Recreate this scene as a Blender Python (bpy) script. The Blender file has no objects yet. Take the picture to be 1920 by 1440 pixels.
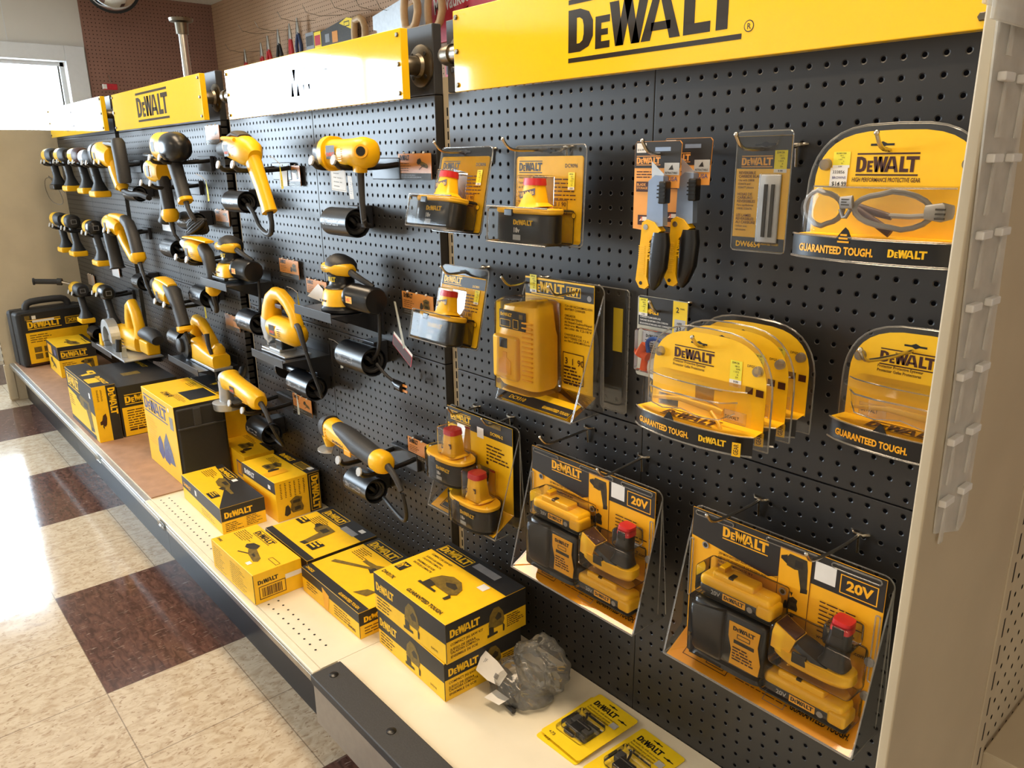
import bpy, bmesh, math, random
from mathutils import Matrix, Vector
random.seed(4)
U = 0.0254                      # everything below is in inches
C = bpy.context.scene.collection
PI = math.pi
# ------------------------------------------------------------------ camera, world, light, exposure
cd = bpy.data.cameras.new('camera'); cam = bpy.data.objects.new('camera', cd); C.objects.link(cam)
cd.sensor_width = 36; cd.lens = 1441.0/1920*36; cd.clip_start = .02; cd.clip_end = 60
cam.location = (33.284*U, -41.74*U, 52.285*U); cam.rotation_euler = (1.28607, 0.0133, 0.85537)
bpy.context.scene.camera = cam
S = bpy.context.scene
S.view_settings.view_transform = 'Standard'; S.view_settings.look = 'None'
S.view_settings.gamma = 1; S.view_settings.use_curve_mapping = False; S.view_settings.exposure = -0.35
S.cycles.use_denoising = True; S.cycles.max_bounces = 8; S.cycles.transparent_max_bounces = 24
S.cycles.diffuse_bounces = 4; S.cycles.glossy_bounces = 4; S.cycles.sample_clamp_indirect = 6
W = bpy.data.worlds.new('World'); S.world = W; W.use_nodes = True
W.node_tree.nodes['Background'].inputs[0].default_value = (.74, .87, 1, 1)
W.node_tree.nodes['Background'].inputs[1].default_value = 30.0
def area(name, loc, rot, sx, sy, power, col, portal=False):
    l = bpy.data.lights.new(name, 'AREA'); l.shape = 'RECTANGLE'; l.size = sx*U; l.size_y = sy*U
    l.energy = power; l.color = col
    if portal: l.cycles.is_portal = True
    o = bpy.data.objects.new(name, l); C.objects.link(o); o.location = Vector(loc)*U; o.rotation_euler = rot
    return o
WIN = [(-29, 14.9, 30, 79.5), (-165, -60, 26, 88)]          # the two shop windows in the left wall: y0, y1, z0, z1
for (y0, y1, z0, z1) in WIN:
    area('window_portal', (-222, (y0+y1)/2, (z0+z1)/2), (0, -PI/2, 0), z1-z0, y1-y0, 1, (1, 1, 1), True)
LAMPS = [(-62, -12), (2, -12), (-60, -110), (60, -110)]
for (x, y) in LAMPS: area('ceiling_lamp_light', (x, y, 95.4), (0, 0, 0), 46, 14, 30, (1, .78, .53))

# ------------------------------------------------------------------ materials
def lin(c):
    c = c/255.0
    return c/12.92 if c <= .04045 else ((c+.055)/1.055)**2.4
def rgb(r, g, b): return (lin(r), lin(g), lin(b), 1)
MATS = {}
def mat(name, col, rough=.5, metal=0, spec=.5, coat=0, noise=None, bump=0, nscale=40):
    m = bpy.data.materials.new(name); m.use_nodes = True; MATS[name] = m
    nt = m.node_tree; b = nt.nodes['Principled BSDF']
    b.inputs['Base Color'].default_value = col; b.inputs['Roughness'].default_value = rough
    b.inputs['Metallic'].default_value = metal; b.inputs['Specular IOR Level'].default_value = spec
    b.inputs['Coat Weight'].default_value = coat; b.inputs['Coat Roughness'].default_value = .1
    tc = nt.nodes.new('ShaderNodeTexCoord'); n = nt.nodes.new('ShaderNodeTexNoise')
    n.inputs['Scale'].default_value = nscale; n.inputs['Detail'].default_value = 4
    nt.links.new(tc.outputs['Object'], n.inputs['Vector'])
    mx = nt.nodes.new('ShaderNodeMixRGB'); k = noise if noise is not None else .06
    mx.inputs[1].default_value = col; mx.inputs[2].default_value = (col[0]*(1-k*3), col[1]*(1-k*3), col[2]*(1-k*3), 1)
    cr = nt.nodes.new('ShaderNodeValToRGB'); cr.color_ramp.elements[0].position = .35; cr.color_ramp.elements[1].position = .7
    nt.links.new(n.outputs['Fac'], cr.inputs['Fac']); nt.links.new(cr.outputs['Color'], mx.inputs[0])
    nt.links.new(mx.outputs[0], b.inputs['Base Color'])
    if bump:
        bp = nt.nodes.new('ShaderNodeBump'); bp.inputs['Strength'].default_value = bump; bp.inputs['Distance'].default_value = .001
        nt.links.new(n.outputs['Fac'], bp.inputs['Height']); nt.links.new(bp.outputs[0], b.inputs['Normal'])
    return m
YEL = mat('yellow_plastic', rgb(255, 196, 18), .36, noise=.02)
YCARD = mat('yellow_card', rgb(255, 202, 24), .45, noise=.02)
YDK = mat('amber_card', rgb(250, 180, 30), .42, noise=.02)
LEM = mat('lemon_card', rgb(250, 215, 25), .5, noise=.02)
SIGNY = mat('sign_yellow', rgb(255, 204, 24), .055, spec=.7, noise=.005)
SINK = mat('sign_ink', rgb(44, 34, 24), .06, spec=.7, noise=.005)
BLK = mat('black_card', rgb(38, 36, 36), .5, noise=.05)
RUB = mat('black_rubber', rgb(36, 36, 38), .55, noise=.08, bump=.2, nscale=300)
GRIP = mat('grey_grip', rgb(58, 58, 60), .55, noise=.08, bump=.2, nscale=300)
BPL = mat('black_plastic', rgb(26, 26, 28), .28, noise=.05)
TUBE = mat('tube_black', rgb(34, 36, 40), .3, noise=.04)
DARK = mat('near_black', rgb(12, 12, 13), .6)
PANEL = mat('painted_dark_steel', rgb(50, 52, 56), .42, noise=.03)
LIP = mat('dark_shelf_steel', rgb(44, 46, 52), .35, noise=.03)
KICK = mat('kick_plate_paint', rgb(26, 27, 34), .35)
RAILG = mat('rail_grey', rgb(150, 140, 128), .45, noise=.04)
BEIGE = mat('beige_steel', rgb(208, 194, 166), .45, noise=.03, nscale=8)
CREAM = mat('cream_deck', rgb(236, 228, 206), .42, noise=.02, nscale=12)
STEEL = mat('brushed_steel', rgb(180, 176, 168), .3, metal=1, noise=.05)
ZINC = mat('zinc_wire', rgb(205, 200, 190), .25, metal=1, noise=.04)
BRONZE = mat('fitting_steel', rgb(120, 112, 98), .35, metal=1, noise=.08)
SILV = mat('silver_casting', rgb(200, 204, 208), .38, metal=.7, noise=.04)
GREY = mat('grey_plastic', rgb(150, 150, 152), .4)
LGREY = mat('light_grey_cap', rgb(190, 192, 194), .4)
WHITE = mat('white_paper', rgb(238, 236, 232), .6, noise=.02)
YST = mat('yellow_sticker', rgb(240, 228, 60), .55, noise=.02)
INK = mat('black_ink', rgb(30, 26, 22), .5)
BRN = mat('dark_brown_ink', rgb(70, 30, 18), .5)
OLIVE = mat('picture_olive', rgb(128, 104, 36), .5, noise=.15, nscale=90)
PICD = mat('picture_dark', rgb(58, 50, 34), .5, noise=.15, nscale=90)
PICB = mat('picture_blue', rgb(110, 118, 150), .5, noise=.15, nscale=90)
TXB = mat('logo_blue', rgb(92, 92, 140), .5)
RED = mat('red_plastic', rgb(205, 40, 45), .35)
SRED = mat('sign_red', rgb(200, 38, 52), .4)
ORNG = mat('orange_foam', rgb(255, 104, 40), .7)
BLUE = mat('blue_cord', rgb(30, 90, 190), .4)
NAVY = mat('navy_grip', rgb(50, 62, 100), .4)
MASO = mat('hardboard', rgb(176, 138, 112), .6, noise=.06, nscale=25)
WOOD = mat('pale_wood', rgb(214, 176, 128), .5, noise=.08, nscale=20)
OLCARD = mat('orange_feature_card', rgb(235, 158, 80), .3, noise=.02)
KNIFE = mat('knife_orange_card', rgb(248, 172, 84), .45, noise=.02)
BLUEG = mat('blue_grey_metal', rgb(150, 168, 196), .35, metal=.5, noise=.03)
OLGREY = mat('earplug_card', rgb(186, 186, 172), .5)
WALLW = mat('white_wall', rgb(222, 218, 212), .7, noise=.02, nscale=3)
CEIL = mat('ceiling_tile', rgb(226, 222, 212), .8, noise=.04, nscale=60)
TRIM = mat('window_trim', rgb(226, 228, 232), .45, noise=.01)
SHELL = mat('frosted_strip', rgb(250, 248, 240), .3)
b = SHELL.node_tree.nodes['Principled BSDF']; b.inputs['Alpha'].default_value = .5
def clearmat(name, tint, fres, rough, haze=0, bumpy=.1, ns=14):
    m = bpy.data.materials.new(name); m.use_nodes = True; nt = m.node_tree; nt.nodes.clear(); MATS[name] = m
    o = nt.nodes.new('ShaderNodeOutputMaterial'); t = nt.nodes.new('ShaderNodeBsdfTransparent'); t.inputs[0].default_value = tint
    g = nt.nodes.new('ShaderNodeBsdfGlossy'); g.inputs['Roughness'].default_value = rough
    f = nt.nodes.new('ShaderNodeFresnel'); f.inputs[0].default_value = fres
    n = nt.nodes.new('ShaderNodeTexNoise'); n.inputs['Scale'].default_value = ns; tc = nt.nodes.new('ShaderNodeTexCoord')
    nt.links.new(tc.outputs['Object'], n.inputs['Vector'])
    bp = nt.nodes.new('ShaderNodeBump'); bp.inputs['Strength'].default_value = bumpy; bp.inputs['Distance'].default_value = .003
    nt.links.new(n.outputs['Fac'], bp.inputs['Height']); nt.links.new(bp.outputs[0], g.inputs['Normal'])
    x = nt.nodes.new('ShaderNodeMixShader'); nt.links.new(f.outputs[0], x.inputs[0]); nt.links.new(t.outputs[0], x.inputs[1]); nt.links.new(g.outputs[0], x.inputs[2])
    last = x
    if haze:
        d = nt.nodes.new('ShaderNodeBsdfDiffuse'); d.inputs[0].default_value = (.8, .8, .78, 1)
        y = nt.nodes.new('ShaderNodeMixShader'); y.inputs[0].default_value = haze
        nt.links.new(x.outputs[0], y.inputs[1]); nt.links.new(d.outputs[0], y.inputs[2]); last = y
    nt.links.new(last.outputs[0], o.inputs[0]); return m
CLR = clearmat('clear_blister', (.975, .975, .965, 1), 1.33, .07, .01)
SHEET = clearmat('clear_sheet', (.98, .98, .97, 1), 1.6, .05, 0, .06, 5)
EDGE = clearmat('blister_edge', (.86, .86, .85, 1), 1.6, .12, .14)
LENS = clearmat('clear_lens', (.95, .95, .93, 1), 1.6, .04, .03)
BAG = clearmat('polythene_bag', (.95, .95, .94, 1), 1.5, .12, .09, .6, 26)
HOLD = clearmat('card_holder', (.98, .98, .97, 1), 1.06, .35, 0, 0)
PANE = clearmat('window_glass', (.97, .98, .98, 1), 1.2, .02, 0, 0)
MIRR = mat('mirror', rgb(225, 228, 232), .03, metal=1, noise=.0)
def pegmat(name, col, axes, rough=.5, r=.13, spec=.5, pitch=1.0):
    m = mat(name, col, rough, spec=spec, noise=.03, nscale=6); nt = m.node_tree; b = nt.nodes['Principled BSDF']
    tc = nt.nodes.new('ShaderNodeTexCoord'); se = nt.nodes.new('ShaderNodeSeparateXYZ'); nt.links.new(tc.outputs['Object'], se.inputs[0])
    def mth(op, a, b2=None):
        n = nt.nodes.new('ShaderNodeMath'); n.operation = op
        for i, q in enumerate((a, b2)):
            if q is None: continue
            if isinstance(q, (int, float)): n.inputs[i].default_value = q
            else: nt.links.new(q, n.inputs[i])
        return n.outputs[0]
    sq = []
    for a in axes:
        q = mth('MULTIPLY', se.outputs[a], 1/(U*pitch)); q = mth('FRACT', mth('ADD', q, .5)); q = mth('SUBTRACT', q, .5); sq.append(mth('MULTIPLY', q, q))
    d = mth('SQRT', mth('ADD', sq[0], sq[1])); k = mth('LESS_THAN', d, r/pitch)
    old = b.inputs['Base Color'].links[0].from_socket
    mx = nt.nodes.new('ShaderNodeMixRGB'); nt.links.new(k, mx.inputs[0]); nt.links.new(old, mx.inputs[1]); mx.inputs[2].default_value = (.004, .004, .005, 1)
    nt.links.new(mx.outputs[0], b.inputs['Base Color'])
    sp = mth('MULTIPLY', mth('SUBTRACT', 1.0, k), spec); nt.links.new(sp, b.inputs['Specular IOR Level'])
    bp = nt.nodes.new('ShaderNodeBump'); bp.inputs['Strength'].default_value = .6; bp.inputs['Distance'].default_value = .002; bp.invert = True
    rm = nt.nodes.new('ShaderNodeMapRange'); rm.inputs[1].default_value = (r+.06)/pitch; rm.inputs[2].default_value = r/pitch
    nt.links.new(d, rm.inputs[0]); nt.links.new(rm.outputs[0], bp.inputs['Height']); nt.links.new(bp.outputs[0], b.inputs['Normal'])
    return m
PEG = pegmat('dark_pegboard', rgb(47, 46, 46), (0, 2), .38, .125, .5)
TAN = pegmat('tan_pegboard', rgb(186, 150, 118), (0, 2), .6, .12, .3)
ROSE = pegmat('brown_pegboard', rgb(150, 112, 98), (1, 2), .6, .12, .3)
BPEG = pegmat('beige_pegboard', rgb(210, 197, 170), (1, 2), .5, .13, .4)
def floormat():
    m = bpy.data.materials.new('floor_tiles'); m.use_nodes = True; nt = m.node_tree; b = nt.nodes['Principled BSDF']
    tc = nt.nodes.new('ShaderNodeTexCoord'); se = nt.nodes.new('ShaderNodeSeparateXYZ'); nt.links.new(tc.outputs['Object'], se.inputs[0])
    L = nt.links.new
    def mth(op, a, b2=None):
        n = nt.nodes.new('ShaderNodeMath'); n.operation = op
        for i, q in enumerate((a, b2)):
            if q is None: continue
            if isinstance(q, (int, float)): n.inputs[i].default_value = q
            else: L(q, n.inputs[i])
        return n.outputs[0]
    u = mth('MULTIPLY', se.outputs[0], 1/(12*U)); v = mth('MULTIPLY', se.outputs[1], 1/(12*U))
    dx = mth('FRACT', mth('DIVIDE', mth('ADD', u, 42), 4)); dy = mth('FRACT', mth('DIVIDE', mth('ADD', v, 61), 6))
    dark = mth('MULTIPLY', mth('LESS_THAN', dx, .5), mth('LESS_THAN', dy, 1/3.))
    fu = mth('ABSOLUTE', mth('SUBTRACT', mth('FRACT', mth('ADD', u, .5)), .5)); fv = mth('ABSOLUTE', mth('SUBTRACT', mth('FRACT', mth('ADD', v, .5)), .5))
    seam = mth('LESS_THAN', mth('MINIMUM', fu, fv), .0045)
    def ramp(scale, p0, p1, c0, c1, sx=1, sy=1, det=6, dist=0):
        mp = nt.nodes.new('ShaderNodeMapping'); mp.inputs['Scale'].default_value = (sx, sy, 1); L(tc.outputs['Object'], mp.inputs[0])
        n = nt.nodes.new('ShaderNodeTexNoise'); n.inputs['Scale'].default_value = scale; n.inputs['Detail'].default_value = det; n.inputs['Distortion'].default_value = dist
        L(mp.outputs[0], n.inputs['Vector'])
        r = nt.nodes.new('ShaderNodeValToRGB'); e = r.color_ramp.elements; e[0].position = p0; e[1].position = p1; e[0].color = c0; e[1].color = c1
        L(n.outputs['Fac'], r.inputs[0]); return r.outputs[0]
    w1 = ramp(26, .30, .60, rgb(176, 156, 131), rgb(202, 188, 166), 1.6, 1, 8, 1.2)
    w2 = ramp(60, .33, .42, (1, 1, 1, 1), (0, 0, 0, 1), 2, 1, 3, 1)
    wm = nt.nodes.new('ShaderNodeMixRGB'); L(w2, wm.inputs[0]); L(w1, wm.inputs[1]); wm.inputs[2].default_value = rgb(158, 136, 112)
    d1 = ramp(22, .35, .65, rgb(72, 50, 44), rgb(104, 74, 64), 1, 3, 8, 1)
    d2 = ramp(34, .62, .72, (0, 0, 0, 1), (1, 1, 1, 1), 5, 1, 4, .6)
    dm = nt.nodes.new('ShaderNodeMixRGB'); L(d2, dm.inputs[0]); L(d1, dm.inputs[1]); dm.inputs[2].default_value = rgb(150, 128, 118)
    mx = nt.nodes.new('ShaderNodeMixRGB'); L(dark, mx.inputs[0]); L(wm.outputs[0], mx.inputs[1]); L(dm.outputs[0], mx.inputs[2])
    sm = nt.nodes.new('ShaderNodeMixRGB'); L(mth('MULTIPLY', seam, .6), sm.inputs[0]); L(mx.outputs[0], sm.inputs[1]); sm.inputs[2].default_value = rgb(90, 76, 64)
    L(sm.outputs[0], b.inputs['Base Color']); b.inputs['Roughness'].default_value = .12; b.inputs['Specular IOR Level'].default_value = .32
    n = nt.nodes.new('ShaderNodeTexNoise'); n.inputs['Scale'].default_value = 9; L(tc.outputs['Object'], n.inputs['Vector'])
    bp = nt.nodes.new('ShaderNodeBump'); bp.inputs['Strength'].default_value = .25; bp.inputs['Distance'].default_value = .002; L(n.outputs['Fac'], bp.inputs['Height']); L(bp.outputs[0], b.inputs['Normal'])
    return m
FLOOR = floormat()

# ------------------------------------------------------------------ mesh builder
def V(*a): return Vector(a)
_txt = {}
def glyphs(s, bold=.0):
    k = (s, bold)
    if k not in _txt:
        c = bpy.data.curves.new('t', 'FONT'); c.body = s; c.size = 1; c.offset = bold; c.resolution_u = 2
        o = bpy.data.objects.new('t', c); C.objects.link(o); bpy.context.view_layer.update()
        me = o.evaluated_get(bpy.context.evaluated_depsgraph_get()).to_mesh()
        vs = [(v.co.x/.73, v.co.y/.73) for v in me.vertices]; fs = [tuple(p.vertices) for p in me.polygons]
        w = max([v[0] for v in vs]+[.01]); _txt[k] = (vs, fs, w)
        o.evaluated_get(bpy.context.evaluated_depsgraph_get()).to_mesh_clear(); bpy.data.objects.remove(o); bpy.data.curves.remove(c)
    return _txt[k]
def logo_polys():
    P = []
    R = lambda a, b, c, d: P.append([(a, b), (c, b), (c, d), (a, d)])
    out = [(0, 0), (.42, 0), (.72, .1), (.86, .32), (.86, .68), (.72, .9), (.42, 1), (0, 1)]
    inn = [(.3, .2), (.40, .2), (.50, .26), (.54, .4), (.54, .6), (.50, .74), (.40, .8), (.3, .8)]
    for i in range(8):
        j = (i+1) % 8; P.append([out[i], out[j], inn[j], inn[i]])
    R(.94, 0, 1.14, .74); R(1.14, .58, 1.42, .74); R(1.14, .3, 1.36, .44); R(1.14, 0, 1.42, .16)
    for (a, b) in (((1.40, 1.70), (1.60, 1.86)), ((1.86, 2.12), (1.62, 1.86)), ((1.86, 2.12), (2.10, 2.36)), ((2.34, 2.62), (2.12, 2.36))):
        P.append([(b[0], 0), (b[1], 0), (a[1], 1), (a[0], 1)])
    P.append([(2.40, 0), (2.68, 0), (2.98, 1), (2.76, 1)]); P.append([(3.24, 0), (3.54, 0), (3.18, 1), (2.92, 1)]); R(2.70, .2, 3.26, .38)
    R(3.62, 0, 3.92, 1); R(3.92, 0, 4.34, .22); R(4.48, 0, 4.78, .8); R(4.10, .78, 5.14, 1)
    return P
LOGO = logo_polys()
class MB:
    def __init__(s): s.bev = False; s.v = []; s.f = []; s.m = []; s.mats = []; s.T = Matrix.Identity(4)
    def mi(s, m):
        if m not in s.mats: s.mats.append(m)
        return s.mats.index(m)
    def add(s, vs, fs, m):
        o = len(s.v); i = s.mi(m); s.v += [s.T @ Vector(v) for v in vs]
        for f in fs: s.f.append(tuple(a+o for a in f)); s.m.append(i)
        return s
    def box(s, a, b, m, bev=0):
        x0, y0, z0 = [min(p, q) for p, q in zip(a, b)]; x1, y1, z1 = [max(p, q) for p, q in zip(a, b)]
        if not bev:
            vs = [(x, y, z) for x in (x0, x1) for y in (y0, y1) for z in (z0, z1)]
            return s.add(vs, [(0, 1, 3, 2), (4, 6, 7, 5), (0, 4, 5, 1), (2, 3, 7, 6), (0, 2, 6, 4), (1, 5, 7, 3)], m)
        s.bev = True; bm = bmesh.new(); bmesh.ops.create_cube(bm, size=1)
        for v in bm.verts: v.co = Vector(((x0+x1)/2+v.co.x*(x1-x0), (y0+y1)/2+v.co.y*(y1-y0), (z0+z1)/2+v.co.z*(z1-z0)))
        bmesh.ops.bevel(bm, geom=list(bm.edges), offset=bev, segments=3, affect='EDGES', profile=.5)
        bm.verts.index_update(); s.add([tuple(v.co) for v in bm.verts], [tuple(v.index for v in f.verts) for f in bm.faces], m); bm.free(); return s
    def rings(s, rs, m, cap=True):
        n = len(rs[0]); vs = [p for r in rs for p in r]; fs = []
        for i in range(len(rs)-1):
            for j in range(n):
                k = (j+1) % n; fs.append((i*n+j, i*n+k, (i+1)*n+k, (i+1)*n+j))
        if cap: fs.append(tuple(range(n-1, -1, -1))); fs.append(tuple((len(rs)-1)*n+j for j in range(n)))
        return s.add(vs, fs, m)
    def loft(s, pts, m, e=2.0, n=20, side=(0, 1, 0), cap=True):
        """pts: (x,y,z, r across in the plane, r along side)"""
        P = [Vector(p[:3]) for p in pts]; sd = Vector(side).normalized(); rs = []
        for i, p in enumerate(pts):
            t = (P[min(i+1, len(P)-1)]-P[max(i-1, 0)]).normalized(); b = t.cross(sd).normalized(); r = []
            for k in range(n):
                a = 2*PI*k/n; c, q = math.cos(a), math.sin(a)
                cc = math.copysign(abs(c)**(2/e), c); qq = math.copysign(abs(q)**(2/e), q)
                r.append(tuple(P[i]+b*cc*p[3]+sd*qq*p[4]))
            rs.append(r)
        return s.rings(rs, m, cap)
    def lathe(s, o, ax, prof, m, n=20, cap=True):
        ax = Vector(ax).normalized(); up = Vector((0, 0, 1)) if abs(ax.z) < .9 else Vector((0, 1, 0))
        a = ax.cross(up).normalized(); b = ax.cross(a); o = Vector(o)
        return s.rings([[tuple(o+ax*h+a*math.cos(2*PI*k/n)*r+b*math.sin(2*PI*k/n)*r) for k in range(n)] for h, r in prof], m, cap)
    def tube(s, pts, r, m, n=8, sm=0, closed=False):
        P = [Vector(p) for p in pts]
        for _ in range(sm):
            Q = [P[0]]
            for i in range(len(P)-1): Q += [P[i]*.75+P[i+1]*.25, P[i]*.25+P[i+1]*.75]
            P = Q+[P[-1]]
        rr = r if isinstance(r, (list, tuple)) else None
        nv = None; rs = []
        for i, p in enumerate(P):
            t = (P[min(i+1, len(P)-1)]-P[max(i-1, 0)])
            t = t.normalized() if t.length > 1e-9 else Vector((0, 0, 1))
            if nv is None: nv = t.orthogonal().normalized()
            nv = (nv-t*nv.dot(t)); nv = nv.normalized() if nv.length > 1e-6 else t.orthogonal().normalized()
            b = t.cross(nv); q = (rr[0]+(rr[1]-rr[0])*i/(len(P)-1)) if rr else r
            rs.append([tuple(p+nv*math.cos(2*PI*k/n)*q+b*math.sin(2*PI*k/n)*q) for k in range(n)])
        return s.rings(rs, m)
    def prism(s, poly, o, ex, ey, dep, m):
        o, ex, ey = Vector(o), Vector(ex), Vector(ey); nn = ex.cross(ey).normalized()
        A = [tuple(o+ex*a+ey*b) for a, b in poly]; B = [tuple(o+ex*a+ey*b+nn*dep) for a, b in poly]; n = len(poly)
        return s.add(A+B, [tuple(range(n-1, -1, -1)), tuple(range(n, 2*n))]+[(i, (i+1) % n, n+(i+1) % n, n+i) for i in range(n)], m)
    def ball(s, c, r, m, n=14, sc=(1, 1, 1)):
        rs = []
        for i in range(1, n//2+1):
            a = PI*i/(n//2+1); rs.append([(c[0]+r*sc[0]*math.sin(a)*math.cos(2*PI*k/n), c[1]+r*sc[1]*math.sin(a)*math.sin(2*PI*k/n), c[2]+r*sc[2]*math.cos(a)) for k in range(n)])
        return s.rings(rs, m)
    def build(s, name, parent=None, loc=None, rot=None, sharp=40):
        me = bpy.data.meshes.new(name); me.from_pydata([tuple(v*U) for v in s.v], [], s.f)
        for m in s.mats: me.materials.append(m)
        me.polygons.foreach_set('material_index', s.m); me.polygons.foreach_set('use_smooth', [True]*len(s.f))
        bm = bmesh.new(); bm.from_mesh(me); bmesh.ops.recalc_face_normals(bm, faces=bm.faces); bm.to_mesh(me); bm.free()
        me.set_sharp_from_angle(angle=math.radians(sharp)); me.update()
        o = bpy.data.objects.new(name, me); C.objects.link(o)
        if s.bev: w = o.modifiers.new('weighted', 'WEIGHTED_NORMAL'); w.keep_sharp = True; w.weight = 100
        if parent: o.parent = parent
        if loc: o.location = Vector(loc)*U
        if rot: o.rotation_euler = rot
        return o
class Fr:
    """A flat frame on a part's surface that print is laid on (print stays inside the part's mesh)."""
    def __init__(s, mb, o, ex, ey): s.b = mb; s.o = Vector(o); s.x = Vector(ex).normalized(); s.y = Vector(ey).normalized(); s.n = s.x.cross(s.y); s.k = .012
    def pt(s, a, b): return tuple(s.o+s.x*a+s.y*b+s.n*s.k)
    def poly(s, p, m): s.b.add([s.pt(*q) for q in p], [tuple(range(len(p)))], m); s.k += .0035; return s
    def rect(s, a, b, c, d, m): return s.poly([(a, b), (c, b), (c, d), (a, d)], m)
    def disc(s, a, b, r, m, n=14, ry=None): return s.poly([(a+r*math.cos(2*PI*i/n), b+(ry or r)*math.sin(2*PI*i/n)) for i in range(n)], m)
    def many(s, polys, m):
        for p in polys: s.b.add([s.pt(*q) for q in p], [tuple(range(len(p)))], m)
        s.k += .0035; return s
    def text(s, t, a, b, h, m, w=None, bold=.015, rot=0):
        vs, fs, W0 = glyphs(t, bold); sx = (w/W0) if w else h; c, q = math.cos(rot), math.sin(rot)
        s.b.add([s.pt(a+(x*sx)*c-(y*h)*q, b+(x*sx)*q+(y*h)*c) for x, y in vs], fs, m); s.k += .0035; return s
    def logo(s, a, b, w, m, bars=True, rot=0, hs=1.0, box=None):
        u = w/5.14; c, q = math.cos(rot), math.sin(rot)
        T = lambda x, y: (a+x*u*c-y*u*hs*q, b+x*u*q+y*u*hs*c)
        if box: s.poly([T(-.1, -.3), T(5.24, -.3), T(5.24, 1.3), T(-.1, 1.3)], box)
        P = [[T(*p) for p in g] for g in LOGO]
        if bars: P += [[T(0, -.24), T(5.14, -.24), T(5.14, -.13), T(0, -.13)], [T(0, 1.13), T(5.14, 1.13), T(5.14, 1.24), T(0, 1.24)]]
        return s.many(P, m)
    def lines(s, a, b, w, n, pitch, m, th=.4, seed=1):
        rnd = random.Random(seed); P = []
        for i in range(n):
            x = a; y = b-i*pitch; e = a+w*(.6+.4*rnd.random())
            while x < e:
                d = pitch*(.9+2.2*rnd.random()); d = min(d, e-x); P.append([(x, y), (x+d, y), (x+d, y+pitch*th), (x, y+pitch*th)]); x += d+pitch*.35
        return s.many(P, m)
    def frame(s, a, b, c, d, t, m): return s.many([[(a, b), (c, b), (c, b+t), (a, b+t)], [(a, d-t), (c, d-t), (c, d), (a, d)], [(a, b+t), (a+t, b+t), (a+t, d-t), (a, d-t)], [(c-t, b+t), (c, b+t), (c, d-t), (c-t, d-t)]], m)
def tag(o, label, cat, group=None):
    o['label'] = label; o['category'] = cat
    if group: o['group'] = group
    return o
def root(name, loc, rz, label, cat, group=None, rx=0):
    o = bpy.data.objects.new(name, None); C.objects.link(o); o.empty_display_size = .02
    o.location = Vector(loc)*U; o.rotation_euler = (rx, 0, rz); return tag(o, label, cat, group)
def struct(o): o['kind'] = 'structure'; return o
def copytree(o, parent=None):
    c = o.copy(); C.objects.link(c)
    if parent: c.parent = parent
    for ch in list(o.children): copytree(ch, c)
    return c
X3, Y3, Z3 = (1, 0, 0), (0, 1, 0), (0, 0, 1)
# pictures printed on boxes and cards, in a unit square
def pic(fr, kind, a, b, w, h, m1=None, m2=None, mir=False):
    m1 = m1 or OLIVE; m2 = m2 or PICD
    q = lambda p: [((a+w*(1-x) if mir else a+w*x), b+h*y) for x, y in p]
    if kind == 'jigsaw':
        A = [[(.12, .38), (.2, .75), (.42, .97), (.7, .95), (.92, .72), (1, .42), (.9, .25), (.45, .25)]]; B = [[(.48, .6), (.66, .76), (.82, .66), (.84, .52), (.6, .48)], [(.05, .0), (.62, .02), (.6, .1), (.05, .1)], [(.14, .1), (.4, .1), (.4, .3), (.14, .36)], [(.9, .3), (1, .2), (.98, 0), (.9, 0)]]
    elif kind == 'drill':
        A = [[(.22, .62), (.5, .58), (.62, .6), (.78, .05), (.98, .1), (.95, .7), (.9, .95), (.3, .97), (.2, .85)]]; B = [[(0, .76), (.22, .66), (.22, .92), (0, .84)], [(.5, .66), (.78, .66), (.78, .86), (.5, .86)], [(.76, .0), (1, .04), (1, .16), (.76, .14)]]
    elif kind == 'grinder':
        A = [[(.28, .45), (.4, .72), (.9, .5), (1, .3), (.92, .16), (.5, .28)]]; B = [[(0, .6), (.08, .86), (.32, .95), (.42, .74), (.3, .5), (.12, .44)], [(.55, .38), (.72, .33), (.73, .42), (.56, .48)], [(.2, .05), (.5, .3), (.46, .34), (.17, .1)]]
    elif kind == 'sander':
        A = [[(.3, .3), (.36, .62), (.3, .8), (.6, 1), (.9, .86), (.86, .6), (.95, .3), (.9, .1), (.4, .1)]]; B = [[(0, .1), (.08, .55), (.2, .62), (.3, .4), (.3, .1), (.12, 0)], [(.45, .62), (.8, .62), (.8, .78), (.45, .78)], [(.5, .2), (.8, .2), (.8, .4), (.5, .4)]]
    elif kind == 'circ':
        A = [[(.3, .1), (.4, .62), (.62, 1), (.85, .5), (.95, .1)]]; B = [[(0, .2), (.04, .6), (.2, .76), (.32, .56), (.34, .2), (.2, .02)], [(.36, .06), (.6, 0), (.72, .3), (.6, .5), (.4, .4)]]
    else:  # recip saw / rotary
        A = [[(0, .42), (.36, .42), (.6, .3), (.85, .4), (1, .7), (.9, .92), (.5, .84), (.3, .62), (0, .56)]]; B = [[(.52, .6), (.74, .6), (.74, .8), (.52, .8)], [(.3, .3), (.45, .2), (.5, .45), (.36, .5)]]
    fr.many([q(p) for p in A], m1); fr.many([q(p) for p in B], m2)
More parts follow.
